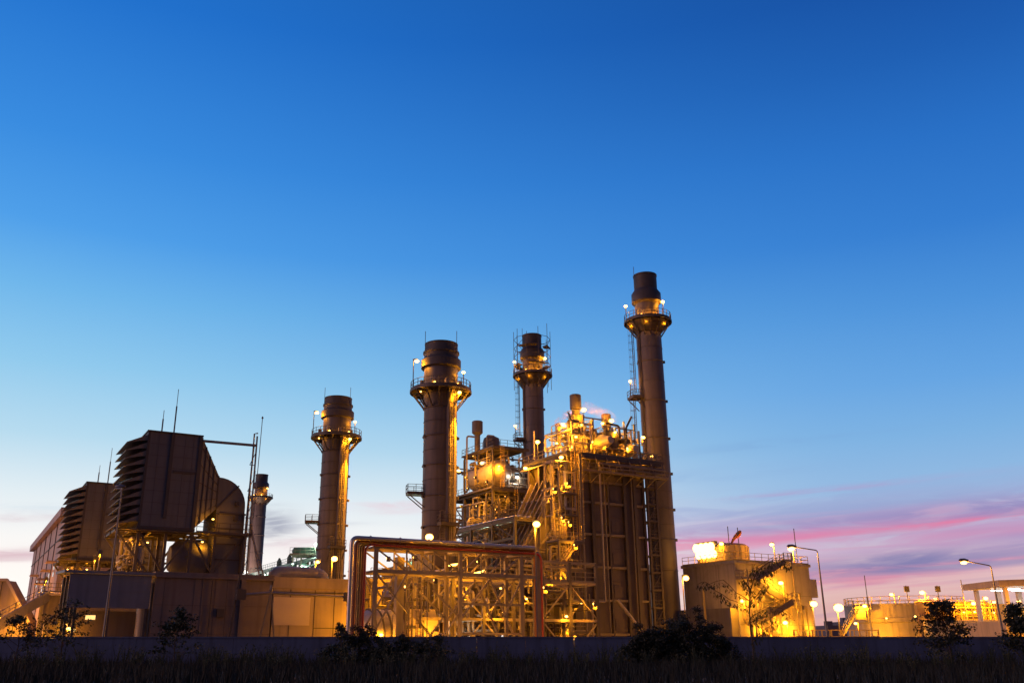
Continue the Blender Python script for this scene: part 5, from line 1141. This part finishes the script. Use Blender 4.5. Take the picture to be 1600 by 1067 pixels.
for l in ([(1172, 950, 0), (1158, 943, .3), (1140, 936, .5), (1118, 922, .6), (1102, 908, .4), (1090, 912, .3)], [(1171, 938, 0), (1150, 925, -.5), (1130, 905, -.8), (1108, 912, -.9)], [(1173, 920, 0), (1163, 908, .3), (1158, 900, .5)],
        [(1180, 898, 0), (1192, 884, -.3), (1208, 875, -.5), (1226, 876, -.5), (1234, 883, -.5)], [(1178, 905, 0), (1190, 900, .5), (1204, 890, .7), (1210, 880, .8)], [(1172, 965, 0), (1188, 955, -.6), (1204, 948, -.8), (1222, 950, -.9), (1236, 960, -.8)],
        [(1173, 940, 0), (1184, 928, .4), (1194, 915, .5), (1200, 905, .5)], [(1176, 1000, 0), (1188, 988, .4), (1202, 978, .5), (1212, 970, .4)], [(1174, 925, 0), (1166, 912, -.6), (1176, 890, -.6), (1180, 880, -.6)], [(1172, 972, 0), (1196, 962, .8), (1216, 968, .9)]): limb(l, .028, .012)
g.build('trunk', 'bark', t); leafcloud(rd, cs, 900, .25, 1.2, .7).build('crown', 'leaf', t, smooth=False)
plant('young_tree', 'pine-like sapling with upswept twigs before the brown block', 'tree', gx(276, 65), 65, 3.6, 2.2, 34, 2300, .16, 8, 'leaf', cr=.3, lo=.1)
plant('young_tree', 'thin feathery sapling at the left before the dark blue-grey shelter', 'tree', gx(100, 66), 66, 3.9, 3.2, 26, 1500, .15, 9, 'leaf', cr=.32, lo=.2)
plant('shrub', 'feathery low shrub at the very left edge', 'shrub', gx(28, 66), 66, 3.2, 2.6, 22, 1200, .15, 10, 'leaf', cr=.32, lo=.15)
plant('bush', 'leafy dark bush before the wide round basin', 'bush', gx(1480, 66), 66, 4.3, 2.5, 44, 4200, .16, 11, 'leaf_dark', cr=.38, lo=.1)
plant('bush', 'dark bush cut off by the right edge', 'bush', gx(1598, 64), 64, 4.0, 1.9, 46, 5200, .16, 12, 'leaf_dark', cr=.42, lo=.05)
rd = random.Random(3); g = MB()
for _ in range(36000):
    y = 31+46.5*rd.random()**.75; x = rd.uniform(-.62, .68)*y; x0n = noise.noise(Vector((x*.16, y*.16, 0)))
    h = (.32+.55*max(0, x0n+.35))*rd.uniform(.5, 1.6); a = rd.uniform(0, 3.14); dx_, dy_ = math.cos(a)*.035, math.sin(a)*.035; lx, ly = rd.gauss(0, .2)*h, rd.gauss(0, .2)*h
    g.add([(x-dx_, y-dy_, 0), (x+dx_, y+dy_, 0), (x+lx, y+ly, h)], [(0, 1, 2)])
tag(g.build('tall_grass', 'grass', None, smooth=False, plant=False), 'dark wild grass growing in front of the boundary wall', 'grass', kind='stuff')
g = MB()
for _ in range(260):
    y = rd.uniform(58, 77); x = rd.uniform(-.6, .66)*y; h = rd.uniform(.9, 2.1)
    for k in range(rd.randint(4, 9)):
        lx, ly = rd.gauss(0, .22)*h, rd.gauss(0, .22)*h; hh = h*rd.uniform(.6, 1); g.add([(x-.03, y, 0), (x+.03, y, 0), (x+lx*.5+.02, y+ly*.5, hh*.6), (x+lx, y+ly, hh), (x+lx*.5-.02, y+ly*.5, hh*.6)], [(0, 1, 2, 3, 4)])
        for j in range(5): q = Vector((x+lx*(.3+.14*j), y, hh*(.35+.13*j))); d_ = Vector((rd.uniform(-1, 1), rd.uniform(-1, 1), rd.uniform(0, 1)))*.16; g.add([q, q+d_*.5+Vector((0, 0, .04)), q+d_, q+d_*.5-Vector((0, 0, .04))], [(0, 1, 2, 3)])
tag(g.build('weeds', 'leaf', None, smooth=False, plant=False), 'straggling tall weeds scattered before the boundary wall', 'weeds', kind='stuff')
